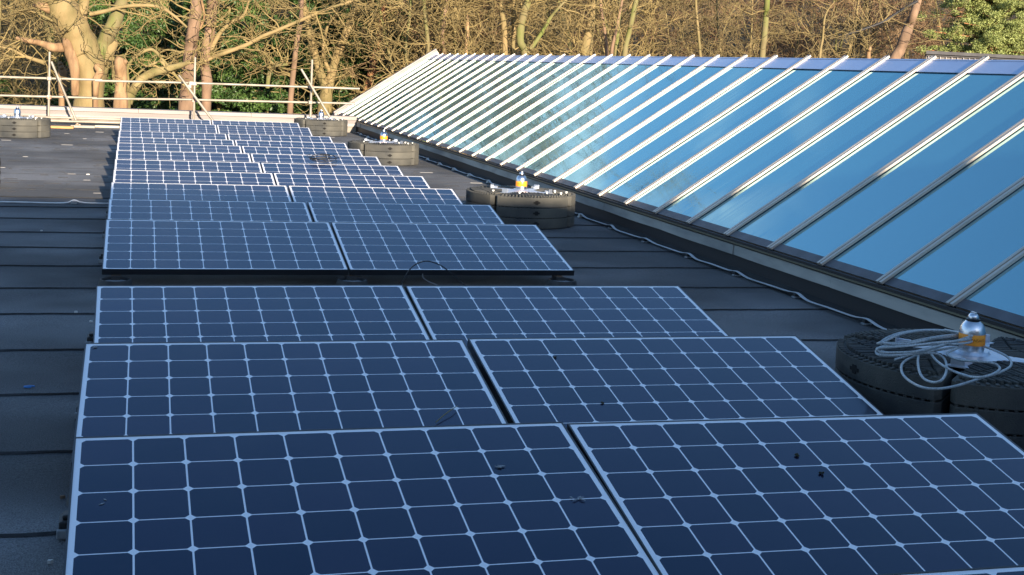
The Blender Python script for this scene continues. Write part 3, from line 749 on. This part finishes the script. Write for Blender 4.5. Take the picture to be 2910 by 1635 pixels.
# ------------------------------------------------------------------ dark building behind the ridge, top right
bd = empty('dark_outbuilding', (0, 0, 0)); tag(bd, 'dark flat roofed outbuilding with ribbed cladding beyond the skylight ridge', 'building')
Yb = 34
a0 = at(1, Yb, 2335*S, 128*S); a1 = at(1, Yb, 2700*S, 139*S); zb = at(1, Yb, 2335*S, 150*S).z
b = MB(); b.prism([(a0.x, Yb+.12), (a0.x+9, Yb+.12), (a0.x+9, Yb+3), (a0.x+2.4, Yb+3)], -4.2, a0.z-.11, M['louvre_lit']); b.build('wall', bd)
b = MB(); b.prism([(a0.x-.15, Yb-.1), (a0.x+9.2, Yb-.1), (a0.x+9.2, Yb+3.2), (a0.x+2.5, Yb+3.2)], a0.z-.11, a0.z, M['louvre_dark']); b.box(a0.x-.05, a0.x+9.1, Yb+.02, Yb+.1, a0.z-.17, a0.z-.11, M['louvre_dark']); b.build('roof', bd)
for k in range(40):
    x = a0.x+.05+k*.222; b = MB(); b.box(x, x+.022, Yb+.06, Yb+.12, -4.0, a0.z-.17, M['louvre_rib']); b.build('cladding_rib', bd)

# ------------------------------------------------------------------ woodland
def seg_mesh(segs, n=4):        # segs: list of (p0, r0, p1, r1) -> vertices, quads (open prisms)
    A = np.array([(*s[0], s[1], *s[2], s[3]) for s in segs], float)
    p0, r0, p1, r1 = A[:, :3], A[:, 3], A[:, 4:7], A[:, 7]
    d = p1-p0; L = np.linalg.norm(d, axis=1, keepdims=True)+1e-9; d = d/L
    ref = np.where(np.abs(d[:, 2:3]) < .9, np.array([[0, 0, 1.]]), np.array([[1., 0, 0]]))
    a = np.cross(d, ref); a /= np.linalg.norm(a, axis=1, keepdims=True); b = np.cross(d, a)
    V = np.zeros((len(A), 2*n, 3))
    for k in range(n):
        t = 2*math.pi*k/n; o = a*math.cos(t)+b*math.sin(t)
        V[:, k] = p0+o*r0[:, None]; V[:, n+k] = p1+o*r1[:, None]
    base = (np.arange(len(A))*2*n)[:, None]
    F = np.concatenate([base+np.array([[k, (k+1) % n, n+(k+1) % n, n+k]]) for k in range(n)])
    return V.reshape(-1, 3), F
def rv(s=1): return Vector((random.gauss(0, s), random.gauss(0, s), random.gauss(0, s)))
def grow(segs, p, d, L, r, lev, maxlev, curl=.22, up=.05, kids=(5, 8), ratio=.55, rmin=.006, zmin=-99):
    n = max(4, int(6-lev)); st = L/n; pts = [p]; d = d.normalized(); rr = [r]
    for i in range(n):
        d = (d+rv(curl)*(.6 if lev == 0 else 1)+Vector((0, 0, up))).normalized()
        q = pts[-1]+d*st; r2 = max(rmin*.7, r*(1-.72*(i+1)/n))
        segs.append((pts[-1], rr[-1], q, r2)); pts.append(q); rr.append(r2)
    if lev >= maxlev: return
    for k in range(random.randint(*kids)):
        t = random.uniform(.18, 1)*n; i = min(int(t), n-1); f = t-i
        q = pts[i].lerp(pts[i+1], f); ax = (pts[i+1]-pts[i]).normalized()
        side = ax.orthogonal().normalized(); side.rotate(Matrix.Rotation(random.uniform(0, 6.28), 3, ax))
        ang = random.uniform(.5, 1.15); nd = ax*math.cos(ang)+side*math.sin(ang)
        grow(segs, q, nd, L*ratio*random.uniform(.6, 1.15), max(rmin, rr[i]*random.uniform(.45, .65)), lev+1, maxlev, curl*1.15, up, kids, ratio, rmin)

def bare_tree(seed, H, r, label_mats, kids=(5, 7), lo=.2, maxlev=3, rmin=.0135, spread=1.0, trunks=1):
    random.seed(seed)
    root = empty('bare_tree'); tk = []; tw = []
    for t_ in range(trunks):
        p = Vector((random.uniform(-.3, .3)*(trunks > 1), random.uniform(-.3, .3)*(trunks > 1), 0)); d = Vector((random.gauss(0, .10*trunks), random.gauss(0, .06), 1)); n = 12
        rr = r*random.uniform(.7, 1)
        for i in range(n):
            d = (d.normalized()+rv(.07)).normalized(); q = p+d*H/n; r2 = rr*(1-.07*1)
            if i > 8: r2 = rr*.75
            tk.append((p, rr, q, r2))
            if i >= lo*n:
                for k in range(random.randint(2, 3)):
                    a = random.uniform(0, 6.28); nd = Vector((math.cos(a), math.sin(a), random.uniform(-.1, .8)))
                    grow(tw, p.lerp(q, random.random()), nd, H*random.uniform(.12, .28)*spread*(1.15-.5*i/n), rr*random.uniform(.25, .45), 1, maxlev, .2, .03, kids, .58, rmin)
            p = q; rr = r2
        grow(tw, p, d, H*.22, rr, 1, maxlev, .18, .06, kids, .58, rmin)
    V, F = seg_mesh(tk, 8); np_mesh('trunk', V, F, [label_mats[0]], root, True)
    V, F = seg_mesh(tw, 3); np_mesh('crown', V, F, [label_mats[1]], root)
    return root
GZ = -4.2
def gz(y): return GZ+max(0, y-46)*.42
state_ = random.getstate()
protos = [bare_tree(11, 12, .13, (M['bark_moss'], M['twig_gold'])), bare_tree(12, 11, .10, (M['bark_beech'], M['twig_brown']), lo=.1),
          bare_tree(13, 13, .12, (M['bark_olive'], M['twig_brown']), lo=.15), bare_tree(14, 10, .07, (M['bark_olive'], M['twig_red']), lo=.05, trunks=3, kids=(5, 7)), bare_tree(15, 12, .09, (M['bark_moss'], M['twig_gold']), lo=.05, trunks=2, kids=(5, 8))]
used = [False]*len(protos)
kinds = ['golden-twigged bare tree', 'bare tree with fine brown twigs', 'tall bare tree with olive bark', 'many-stemmed bare tree with reddish twigs', 'forked bare tree with mossy stems']
spots = []
random.seed(21)
def pxX(px, Y): return at(1, Y, px, 100).x
for Y, n, jit in ((34.5, 8, 1.0), (39, 12, 1.2), (44, 14, 1.4), (50, 16, 1.6), (57, 17, 2)):
    for i in range(n):
        px = -120+3200*(i+.5)/n+random.uniform(-90, 90)
        if Y < 36 and px < 1150: continue
        if Y < 36 and px > 2350: continue
        if 260 < px < 1180 and Y < 47: continue
        if px > 2430 and Y < 47: continue
        spots.append((px, Y+random.uniform(-jit, jit)))
for px, Y in ((1010, 41), (1075, 43), (1130, 39.5), (1185, 36.5), (1210, 42), (1260, 40.5), (1330, 37), (1385, 39), (1400, 42)): spots.append((px, Y))
def where(px):
    marks = [(0, 'left of the split tree'), (330, 'right of the split tree'), (680, 'left of the forked tree'), (1000, 'by the red pine'), (1350, 'over the ridge end'), (1750, 'over the mid ridge'), (2250, 'left of the leaning pine'), (2700, 'behind the green pine')]
    return min(marks, key=lambda m: abs(m[0]-px))[1]
lab_count = {}
for i, (px, Y) in enumerate(spots):
    k = random.choice([0, 1, 1, 2, 3, 4] if px > 1100 else [0, 1, 2, 4, 2])
    o = protos[k] if not used[k] else copy_tree(protos[k]); used[k] = True
    o.location = (pxX(px, Y), Y, gz(Y)-.1); o.rotation_euler = (0, 0, random.uniform(0, 6.28)); s_ = random.uniform(.85, 1.1)
    o.scale = (s_, s_, s_)
    dist = 'nearest' if Y < 37 else ('near' if Y < 42 else ('middle-distance' if Y < 47 else ('far' if Y < 53.5 else 'farthest')))
    key = '%s, %s rank, %s' % (kinds[k], dist, where(px))
    lab_count.setdefault(key, []).append((px, o))
for key, L_ in lab_count.items():
    L_.sort(key=lambda q: q[0])
    for j, (px, o) in enumerate(L_):
        t = key if len(L_) == 1 else key+(', %s' % ('leftmost', 'second along', 'third along', 'fourth along', 'fifth along')[j])
        tag(o, t, 'tree', 'bare trees of the wood behind the roof')

# evergreens
def leaf_cloud(cent, rad, n, size, flat=1.0):
    C_ = np.array(cent); k = len(C_); idx = rng.integers(0, k, n)
    r = np.array(rad)[idx][:, None]
    d = rng.normal(size=(n, 3)); d /= np.linalg.norm(d, axis=1, keepdims=True)
    P = C_[idx]+d*r*(rng.random((n, 1))**.45)*np.array([[1, 1, flat]])
    u = rng.normal(size=(n, 3)); u /= np.linalg.norm(u, axis=1, keepdims=True)
    w = np.cross(u, rng.normal(size=(n, 3))); w /= np.linalg.norm(w, axis=1, keepdims=True)
    s = size*rng.uniform(.6, 1.3, (n, 1))
    V = np.stack([P-u*s, P-w*s*.45, P+u*s, P+w*s*.45], 1).reshape(-1, 3)
    F = (np.arange(n)*4)[:, None]+np.array([[0, 1, 2, 3]])
    return V, F
def evergreen(seed, H, W, n, size, m, name='evergreen_tree'):
    random.seed(seed); root = empty(name); sg = []; p = Vector((0, 0, 0)); cent = []; rad = []
    for i in range(10):
        q = p+Vector((random.gauss(0, .08), random.gauss(0, .08), H/10)); sg.append((p, .14*(1-i/12), q, .14*(1-(i+1)/12)))
        for k in range(7):
            a = random.uniform(0, 6.28); l = W*(1-.75*(i/10)**1.5)*random.uniform(.45, 1.1); e = q+Vector((math.cos(a)*l, math.sin(a)*l, random.uniform(-.5, .35)))
            sg.append((q, .04, e, .012)); 
            for t in (.45, .75, 1): cent.append(tuple(q.lerp(e, t)+Vector((0, 0, -.15*t)))); rad.append(random.uniform(.22, .48))
        p = q
    V, F = seg_mesh(sg, 5); np_mesh('trunk', V, F, [M['bark_olive']], root, True)
    V, F = leaf_cloud(cent, rad, n, size, .75); np_mesh('crown', V, F, [m], root)
    return root
ev = [evergreen(31, 8.5, 2.3, 42000, .060, M['evergreen']), evergreen(32, 7.0, 2.6, 42000, .055, M['evergreen'])]
ue = [False, False]
evspots = [(330, 39, 0), (480, 40, 1), (640, 38.5, 0), (760, 40, 1), (880, 39.5, 0), (985, 39, 1), (1080, 40.5, 0), (400, 46, 1), (700, 47, 0), (930, 46, 1), (20, 44, 0), (150, 48, 1), (1180, 45, 1), (575, 38.5, 1)]
for i, (px, Y, k) in enumerate(evspots):
    o = ev[k] if not ue[k] else copy_tree(ev[k]); ue[k] = True
    o.location = (pxX(px, Y), Y, GZ); o.rotation_euler = (0, 0, i*1.3); s_ = (.8 if px < 200 else 1)*random.uniform(.9, 1.1); o.scale = (s_, s_, s_*(.62 if px < 200 else 1))
    tag(o, 'dark evergreen tree %s' % ['filling the gap right of the great split tree', 'just left of the twin trunks', 'just right of the twin trunks', 'behind the hanging branch left of the forked tree', 'behind the fork of the forked tree', 'between the forked tree and the red pine trunk', 'right of the red pine trunk', 'in the second rank left of the twin trunks', 'in the second rank left of the forked tree', 'in the second rank behind the forked tree', 'low at the left edge behind the scaffold rails', 'low and far behind the left scaffold post', 'low at the right end of the evergreen belt', 'standing nearest, right behind the twin trunks'][i], 'evergreen tree', 'evergreen trees behind the parapet')
# bright pine boughs at the top right
random.seed(5)
pr = empty('pine_tree'); tag(pr, 'bright green pine spreading above the dark outbuilding at the top right', 'pine tree')
cent = []; rad = []; sg = []
pb = at(1, 39, 2830, 60)
for i in range(26):
    p = Vector((pb.x, 39, -4.2+i*.35)); sg.append((p, .16*(1-i/40), p+Vector((0, 0, .35)), .16*(1-(i+1)/40)))
for i in range(180):
    z = random.uniform(-.5, 5.5); a = random.uniform(0, 6.28); l = random.uniform(1.2, 3.3)*(1-.05*z)
    q = Vector((pb.x, 39, z)); e = q+Vector((math.cos(a)*l, math.sin(a)*l*.7, random.uniform(-.3, .5)))
    sg.append((q, .05, e, .012))
    for t in np.linspace(.35, 1, 7): c = q.lerp(e, t)+rv(.16); cent.append(tuple(c)); rad.append(random.uniform(.14, .34))
V, F = seg_mesh(sg, 6); np_mesh('trunk', V, F, [M['bark_pine']], pr, True)
V, F = leaf_cloud(cent, rad, 260000, .036, .6); np_mesh('crown', V, F, [M['pine_green']], pr)

# hero trees : skeletons with their own distance and thickness
def hero(name, Y, stems, bark, twigm, label, cat='tree', side=14, tl=1.6, tr=.026, lev=3, drop=0, seed=1, kids=(2, 4), part='trunk'):
    random.seed(seed); root = empty(name); tag(root, label, cat); sg = []
    for si, st in enumerate(stems):
        yo = st[0]; k = math.dist(CAM, at(1, Y+yo, st[1][0][0], st[1][0][1]))/FPX
        m = M[st[2]] if len(st) > 2 else bark
        pts = []; rs = []
        for j, (x, y, r) in enumerate(st[1]):
            pts.append(at(1, Y+yo+random.uniform(-.15, .15)*(j > 0), x, y)); rs.append(r*k)
        if st[1][0][1] > 285 and abs(pts[0].z-pts[1].z) > .2:   # carry it down to the ground
            d = (pts[0]-pts[1]); g = pts[0]+Vector((d.x*.4, 0, 0)); g.z = GZ-.1; pts.insert(0, g); rs.insert(0, rs[0]*1.25)
        n = 8; path = smooth_path(pts, n); rr = []
        for i in range(len(path)):
            t = i/n; a = min(int(t), len(rs)-2); rr.append((rs[a]*(1-(t-a))+rs[a+1]*(t-a))*(1+.03*math.sin(i*.9+si)+random.uniform(-.012, .012)))
        b = MB(); b.tube(path, rr, m, 16)
        if max(rr) > .08:
            nv = []
            for i_, v in enumerate(b.v):
                v = Vector(v); c_ = path[i_//16]; n1 = mnoise.noise(Vector((v.x*3, v.y*3, v.z*1.1)))+.5*mnoise.noise(Vector((v.x*9, v.y*9, v.z*3)))
                nv.append(tuple(c_+(v-c_)*(1+.12*n1)))
            b.v = nv
        stem = b.build(part if si == 0 else ('limb' if rs[-1] > .05 else 'branch'), root, smooth=True)
        cnt = int((st[3] if len(st) > 3 else side)*.6)
        sg = []
        for q in range(cnt):
            i = random.randint(int(len(path)*.25), len(path)-2); ax = (path[i+1]-path[i]).normalized()
            nd = (Vector((random.choice([-1, 1])*random.uniform(.4, 1), random.uniform(-.6, .5), random.uniform(-.5, .7)-drop))).normalized()
            grow(sg, path[i], nd, tl*random.uniform(.5, 1.2), min(tr*random.uniform(.7, 1.4), rr[i]*.6), 1, lev, .30, -.02*drop+.03, kids, .6, .010)
        if sg:
            V, F = seg_mesh(sg, 4); np_mesh('crown', V, F, [twigm], stem)
    return root
TG = M['twig_gold']
hero('beech_tree', 31.5, [
    (0, [(253, 330, 42), (256, 270, 36), (258, 215, 38), (248, 170, 43), (222, 108, 43), (192, 52, 40), (166, 0, 39), (135, -70, 38), (105, -160, 28)]),
    (.2, [(262, 195, 26), (274, 165, 22), (292, 128, 21), (316, 82, 20), (336, 38, 18), (352, -10, 16), (380, -120, 10)], 'bark_moss'),
    (.35, [(272, 250, 22), (285, 200, 21), (305, 155, 17), (322, 125, 14), (330, 115, 5)], 'bark_beech', 2),
    (.1, [(228, 70, 18), (235, 30, 14), (241, -20, 13), (245, -120, 9)]),
    (-.2, [(225, 165, 14), (190, 138, 13), (150, 135, 12), (118, 124, 8), (85, 117, 7), (48, 109, 5)], 'bark_raw', 4),
    (-.25, [(210, 70, 18), (170, 40, 16), (120, 18, 12), (96, 14, 5)], 'bark_raw', 3),
    (-.3, [(213, 270, 10), (212, 200, 13), (200, 150, 15), (188, 120, 10), (182, 108, 3)], 'bark_raw', 3),
    (-.55, [(271, 330, 7), (272, 262, 8), (275, 225, 10), (284, 205, 10), (276, 190, 9), (281, 184, 4)], 'bark_raw', 0),
    (-.1, [(255, 41, 6), (300, 32, 5.5), (345, 20, 5), (400, 16, 5), (450, 20, 4.5), (490, 42, 4), (531, 78, 3)], 'bark_beech', 16),
    (-.1, [(130, 180, 7), (70, 160, 4), (30, 140, 3), (-20, 130, 2)], 'bark_beech', 12),
    (-.3, [(150, 60, 4), (80, 30, 3), (20, 50, 3), (-30, 70, 2)], 'bark_beech', 12)],
    M['bark_beech'], TG, 'great split-trunk tree with torn pale limbs behind the left scaffold post', side=9, tl=1.5, seed=3)
hero('tree_snag', 30.6, [(0, [(343, 320, 19), (342, 270, 17), (344, 220, 17), (341, 185, 16), (338, 170, 12), (341, 163, 3)], 'bark_raw', 0),
    (0, [(350, 190, 5), (356, 176, 6), (352, 170, 2)], 'bark_raw', 0)], M['bark_raw'], TG, 'pale orange snapped trunk standing right of the great split tree', 'broken trunk', side=0)
hero('tree_snag', 33.5, [(0, [(176, 320, 9), (174, 220, 9), (172, 185, 8), (168, 180, 3)], 'bark_raw', 3), (0, [(185, 260, 7), (178, 200, 9), (172, 192, 3)], 'bark_raw', 0)], M['bark_raw'], TG, 'short torn orange stump left of the great split tree', 'broken trunk', side=2)
hero('leaning_tree', 32.6, [(0, [(355, 318, 14), (363, 290, 14), (374, 266, 13), (390, 240, 13), (412, 218, 12), (440, 206, 12), (475, 196, 10), (512, 186, 8), (540, 178, 4)], 'bark_olive', 5)], M['bark_olive'], TG, 'curved olive trunk leaning right in front of the evergreens', 'leaning trunk', side=5)
hero('twin_tree', 34, [
    (0, [(529, 330, 23), (532, 270, 21), (536, 205, 20), (542, 140, 18), (549, 87, 17), (558, 20, 17), (566, -60, 15), (575, -170, 11)], 'bark_pink', 12),
    (-.2, [(536, 120, 3), (560, 95, 3), (580, 50, 3), (572, 0, 3)], 'bark_raw', 6)],
    M['bark_pink'], TG, 'thick left trunk of the pinkish twin trunks behind the middle scaffold post', side=10, seed=8)
hero('twin_tree', 34.3, [
    (0, [(585, 330, 14), (586, 280, 13), (588, 230, 15), (582, 190, 13), (584, 150, 14), (596, 95, 15), (601, 40, 16), (607, -20, 14), (615, -140, 10)], 'bark_pink', 10),
    (-.25, [(560, 184, 7), (600, 165, 6), (638, 151, 6), (700, 128, 6), (745, 104, 5.5), (787, 87, 5), (862, 55, 5), (932, 26, 4.5), (1010, 0, 4), (1080, -30, 3)], 'bark_beech', 34),
    (-.15, [(600, 140, 7), (625, 95, 6), (655, 65, 5), (690, 45, 4), (705, 10, 3), (712, -30, 2)], 'bark_beech', 14),
    (-.2, [(575, 150, 3.5), (520, 150, 3), (480, 142, 3), (455, 150, 2)], 'bark_beech', 8)],
    M['bark_pink'], TG, 'slimmer right trunk of the pinkish twin trunks with a long arching bough', side=10, tl=1.7, seed=9)
hero('bare_sapling', 32.8, [
    (0, [(363, 310, 4), (365, 240, 4), (363, 191, 4), (390, 158, 4.2), (421, 142, 4.6), (440, 146, 4.6), (464, 172, 4.4), (490, 205, 4), (525, 245, 3.4)], 'bark_olive', 10),
    (.1, [(372, 228, 3), (410, 195, 3), (440, 180, 3), (462, 178, 3), (478, 215, 2), (484, 232, 1.5)], 'bark_olive', 8)],
    M['bark_olive'], TG, 'slender olive stems bowing over between the broken trunk and the twin trunks', 'sapling', side=8, tl=1.0, tr=.014, lev=3, seed=4)
hero('forked_tree', 36, [
    (0, [(922, 340, 22), (924, 300, 20), (926, 270, 18), (921, 241, 13), (905, 190, 12), (892, 145, 11), (880, 95, 11), (868, 44, 11), (858, 0, 11), (848, -80, 9)], 'bark_beech', 16),
    (0, [(930, 275, 14), (938, 235, 13), (946, 195, 12), (955, 163, 12), (970, 128, 12), (984, 96, 12), (1000, 50, 11), (1010, 18, 11), (1022, -40, 9)], 'bark_beech', 16),
    (-.2, [(937, 205, 6), (924, 175, 5), (919, 150, 5), (923, 105, 5), (934, 70, 4), (953, 44, 3), (960, 20, 2)], 'bark_beech', 12)],
    M['bark_beech'], TG, 'Y-shaped forked tree behind the right scaffold post', side=12, tl=1.8, seed=6)
hero('slim_tree', 35, [(0, [(824, 330, 8), (828, 261, 8), (834, 200, 7.5), (840, 150, 7), (846, 105, 7), (854, 67, 6.5), (857, 20, 6), (862, -60, 5)], 'bark_pink', 20),
    (-.1, [(760, 250, 6), (764, 215, 6), (772, 196, 6), (790, 186, 5), (815, 184, 4)], 'bark_moss', 10), (0, [(690, 110, 3), (730, 140, 3), (770, 175, 3), (800, 200, 2)], 'bark_olive', 12)],
    M['bark_pink'], TG, 'slim pinkish tree with an orange lichened crook left of the forked tree', side=12, tl=1.6, lev=3, seed=12)
hero('pine_tree', 38, [(0, [(1030, 330, 13), (1040, 270, 12), (1049, 235, 11.5), (1057, 203, 11), (1066, 160, 10.5), (1074, 125, 10), (1083, 80, 9.5), (1089, 43, 9.5), (1093, 0, 9), (1098, -90, 8)], 'bark_pine', 5)], M['bark_pine'], M['twig_brown'], 'leaning red-barked pine trunk at the near corner of the skylight verge', side=5, seed=13)
for i, (pts, bk, lab, Y, sd_) in enumerate([
    ([(1266, 330, 6), (1263, 157, 5), (1257, 116, 5), (1263, 50, 4.5), (1269, 0, 4.5), (1275, -90, 3)], 'bark_pink', 'thin orange-barked stem above the skylight corner', 37, 10),
    ([(1296, 330, 4.5), (1295, 157, 4), (1292, 100, 3.8), (1296, 50, 3.5), (1298, 0, 3.5), (1300, -90, 3)], 'bark_olive', 'thin olive stem between the orange stem and the snapped snag', 38, 10),
    ([(1322, 330, 5), (1324, 157, 4.5), (1328, 100, 4), (1328, 60, 3.6), (1328, 42, .8)], 'bark_raw', 'pale pointed snag above the first glazing bars', 36.5, 4),
    ([(1437, 330, 8), (1435, 160, 7), (1432, 73, 6.5), (1424, 20, 6), (1420, -80, 5)], 'bark_beech', 'left stem of the trio above the skylight', 37, 12),
    ([(1457, 330, 6), (1457, 160, 5.5), (1460, 80, 5), (1461, 0, 5), (1465, -80, 4)], 'bark_beech', 'middle stem of the trio above the skylight', 37.4, 10),
    ([(1497, 330, 10), (1492, 160, 9), (1479, 120, 8.5), (1481, 73, 8.5), (1490, 35, 9), (1503, -10, 8), (1515, -90, 6)], 'bark_moss', 'moss-green curved stem right of the trio', 36.6, 14),
    ([(1500, 150, 5), (1522, 120, 5), (1545, 85, 4.5), (1565, 50, 4), (1590, 20, 3), (1620, -10, 2)], 'bark_moss', 'low bough sweeping right from the mossy stem', 36.5, 16),
    ([(1650, 330, 12), (1660, 160, 11), (1670, 105, 10), (1681, 55, 9.5), (1690, 0, 9), (1700, -90, 7)], 'bark_beech', 'broad tan trunk above the middle left of the ridge', 38, 12),
    ([(1722, 330, 5), (1724, 160, 4.5), (1720, 100, 4), (1712, 50, 4), (1706, 0, 3.6), (1700, -90, 3)], 'bark_pink', 'left of the two crossing thin stems by the tan trunk', 37.5, 10),
    ([(1735, 330, 4), (1738, 157, 4), (1748, 100, 3.6), (1758, 50, 3), (1768, 0, 3), (1780, -90, 2.5)], 'bark_pink', 'right of the two crossing thin stems by the tan trunk', 37, 12),
    ([(1768, 330, 7), (1775, 157, 6.5), (1786, 100, 6), (1796, 55, 6), (1808, 0, 5.5), (1822, -90, 5)], 'bark_moss', 'greenish leaning stem with a dark streak above the ridge', 37.2, 14),
    ([(2160, 330, 8), (2166, 159, 7), (2172, 105, 7), (2177, 48, 7), (2180, 0, 6.5), (2184, -90, 5)], 'bark_moss', 'mossy straight trunk above the right half of the ridge', 38, 18),
    ([(2325, 330, 4), (2330, 165, 3), (2338, 110, 2.6), (2342, 60, 2.4), (2352, 30, 2), (2372, 5, 1.6)], 'bark_beech', 'thin pale twiggy sapling left of the leaning pine trunk', 36, 24),
    ([(2475, 330, 5), (2468, 165, 5), (2472, 140, 4), (2474, 134, 1.5)], 'bark_raw', 'short orange stump above the right part of the ridge', 36.5, 3)]):
    pts = [(x_, y_, r_px*1.2) for x_, y_, r_px in pts]; Y -= 2.2
    hero('slender_tree' if 'stump' not in lab and 'snag' not in lab else 'tree_snag', Y, [(0, pts, bk, sd_)], M[bk], TG if i % 3 else M['twig_brown'], lab, side=sd_, tl=1.5, tr=.018, seed=40+i)
hero('pine_tree', 37, [(0, [(2490, 340, 17), (2540, 176, 15), (2556, 145, 14), (2572, 105, 13), (2584, 70, 12.5), (2596, 45, 11), (2608, 0, 11), (2630, -90, 9)], 'bark_pink', 4),
    (-.3, [(2606, 4, 4), (2560, 30, 4), (2510, 62, 3.5), (2450, 85, 3), (2400, 100, 2)], 'gasket', 12)], M['bark_pink'], M['twig_brown'], 'leaning pinkish pine trunk rising behind the skylight ridge at the right', side=6, seed=70)

# brushwood that nobody could count: bramble, saplings and dead twigs between the trunks
random.seed(90); sg = []
r_ = np.random.default_rng(3)
for i in range(6500):
    Y = 33+r_.random()**.8*22; px = -150+3300*r_.random()
    if px < 1200 and (r_.random() < .55 or (px > 300 and Y < 43 and r_.random() < .8)): continue
    if px > 2500 and Y < 44: continue
    x = pxX(px, Y); z = gz(Y) if r_.random() < .45 else gz(Y)+r_.random()*6.5
    p = Vector((x, Y, z)); d = Vector((r_.normal()*.6, r_.normal()*.5, .4+r_.random()*.7 if z < -3 else r_.normal()*.6)).normalized()
    L_ = .9+r_.random()*2.6 if z < -3 else .4+r_.random()*1.1
    n = 6; rr = (.012+.012*r_.random()) if z < -3 else .009+.005*r_.random()
    for k in range(n):
        d = (d+Vector(r_.normal(size=3)*.22)+Vector((0, 0, -.05))).normalized(); q = p+d*L_/n; r2 = rr*.85
        sg.append((p, rr, q, r2))
        if k > 0:
            for s_ in range(2):
                e = q+(d*.5+Vector(r_.normal(size=3)*.7)).normalized()*L_*.16*(.5+r_.random()); f = e+(e-q)*.7+Vector(r_.normal(size=3)*.06)
                sg.append((q, r2*.7, e, r2*.55)); sg.append((e, r2*.55, f, r2*.4))
        p = q; rr = r2
V, F = seg_mesh(sg, 3); h = len(F)
mi = (np.repeat(np.arange(len(sg)), 1)//16//37 % 3)
midx = np.tile(mi, 3)
o = np_mesh('brushwood', V, F, [M['twig_brown'], M['twig_gold'], M['twig_red']], None, False, midx)
tag(o, 'tangle of golden and brown brushwood filling the wood between the trunks', 'brushwood', kind='stuff')
# low green undergrowth behind the rails
c_ = []; rd = []
for i in range(500):
    Y = r_.uniform(33.5, 37); px = r_.uniform(-150, 1150); c_.append((pxX(px, Y), Y, GZ+r_.random()**1.5*2.3)); rd.append(r_.uniform(.2, .5))
V, F = leaf_cloud(c_, rd, 60000, .05, .8); o = np_mesh('undergrowth', V, F, [M['evergreen']]); tag(o, 'low dark green undergrowth behind the parapet', 'undergrowth', kind='stuff')
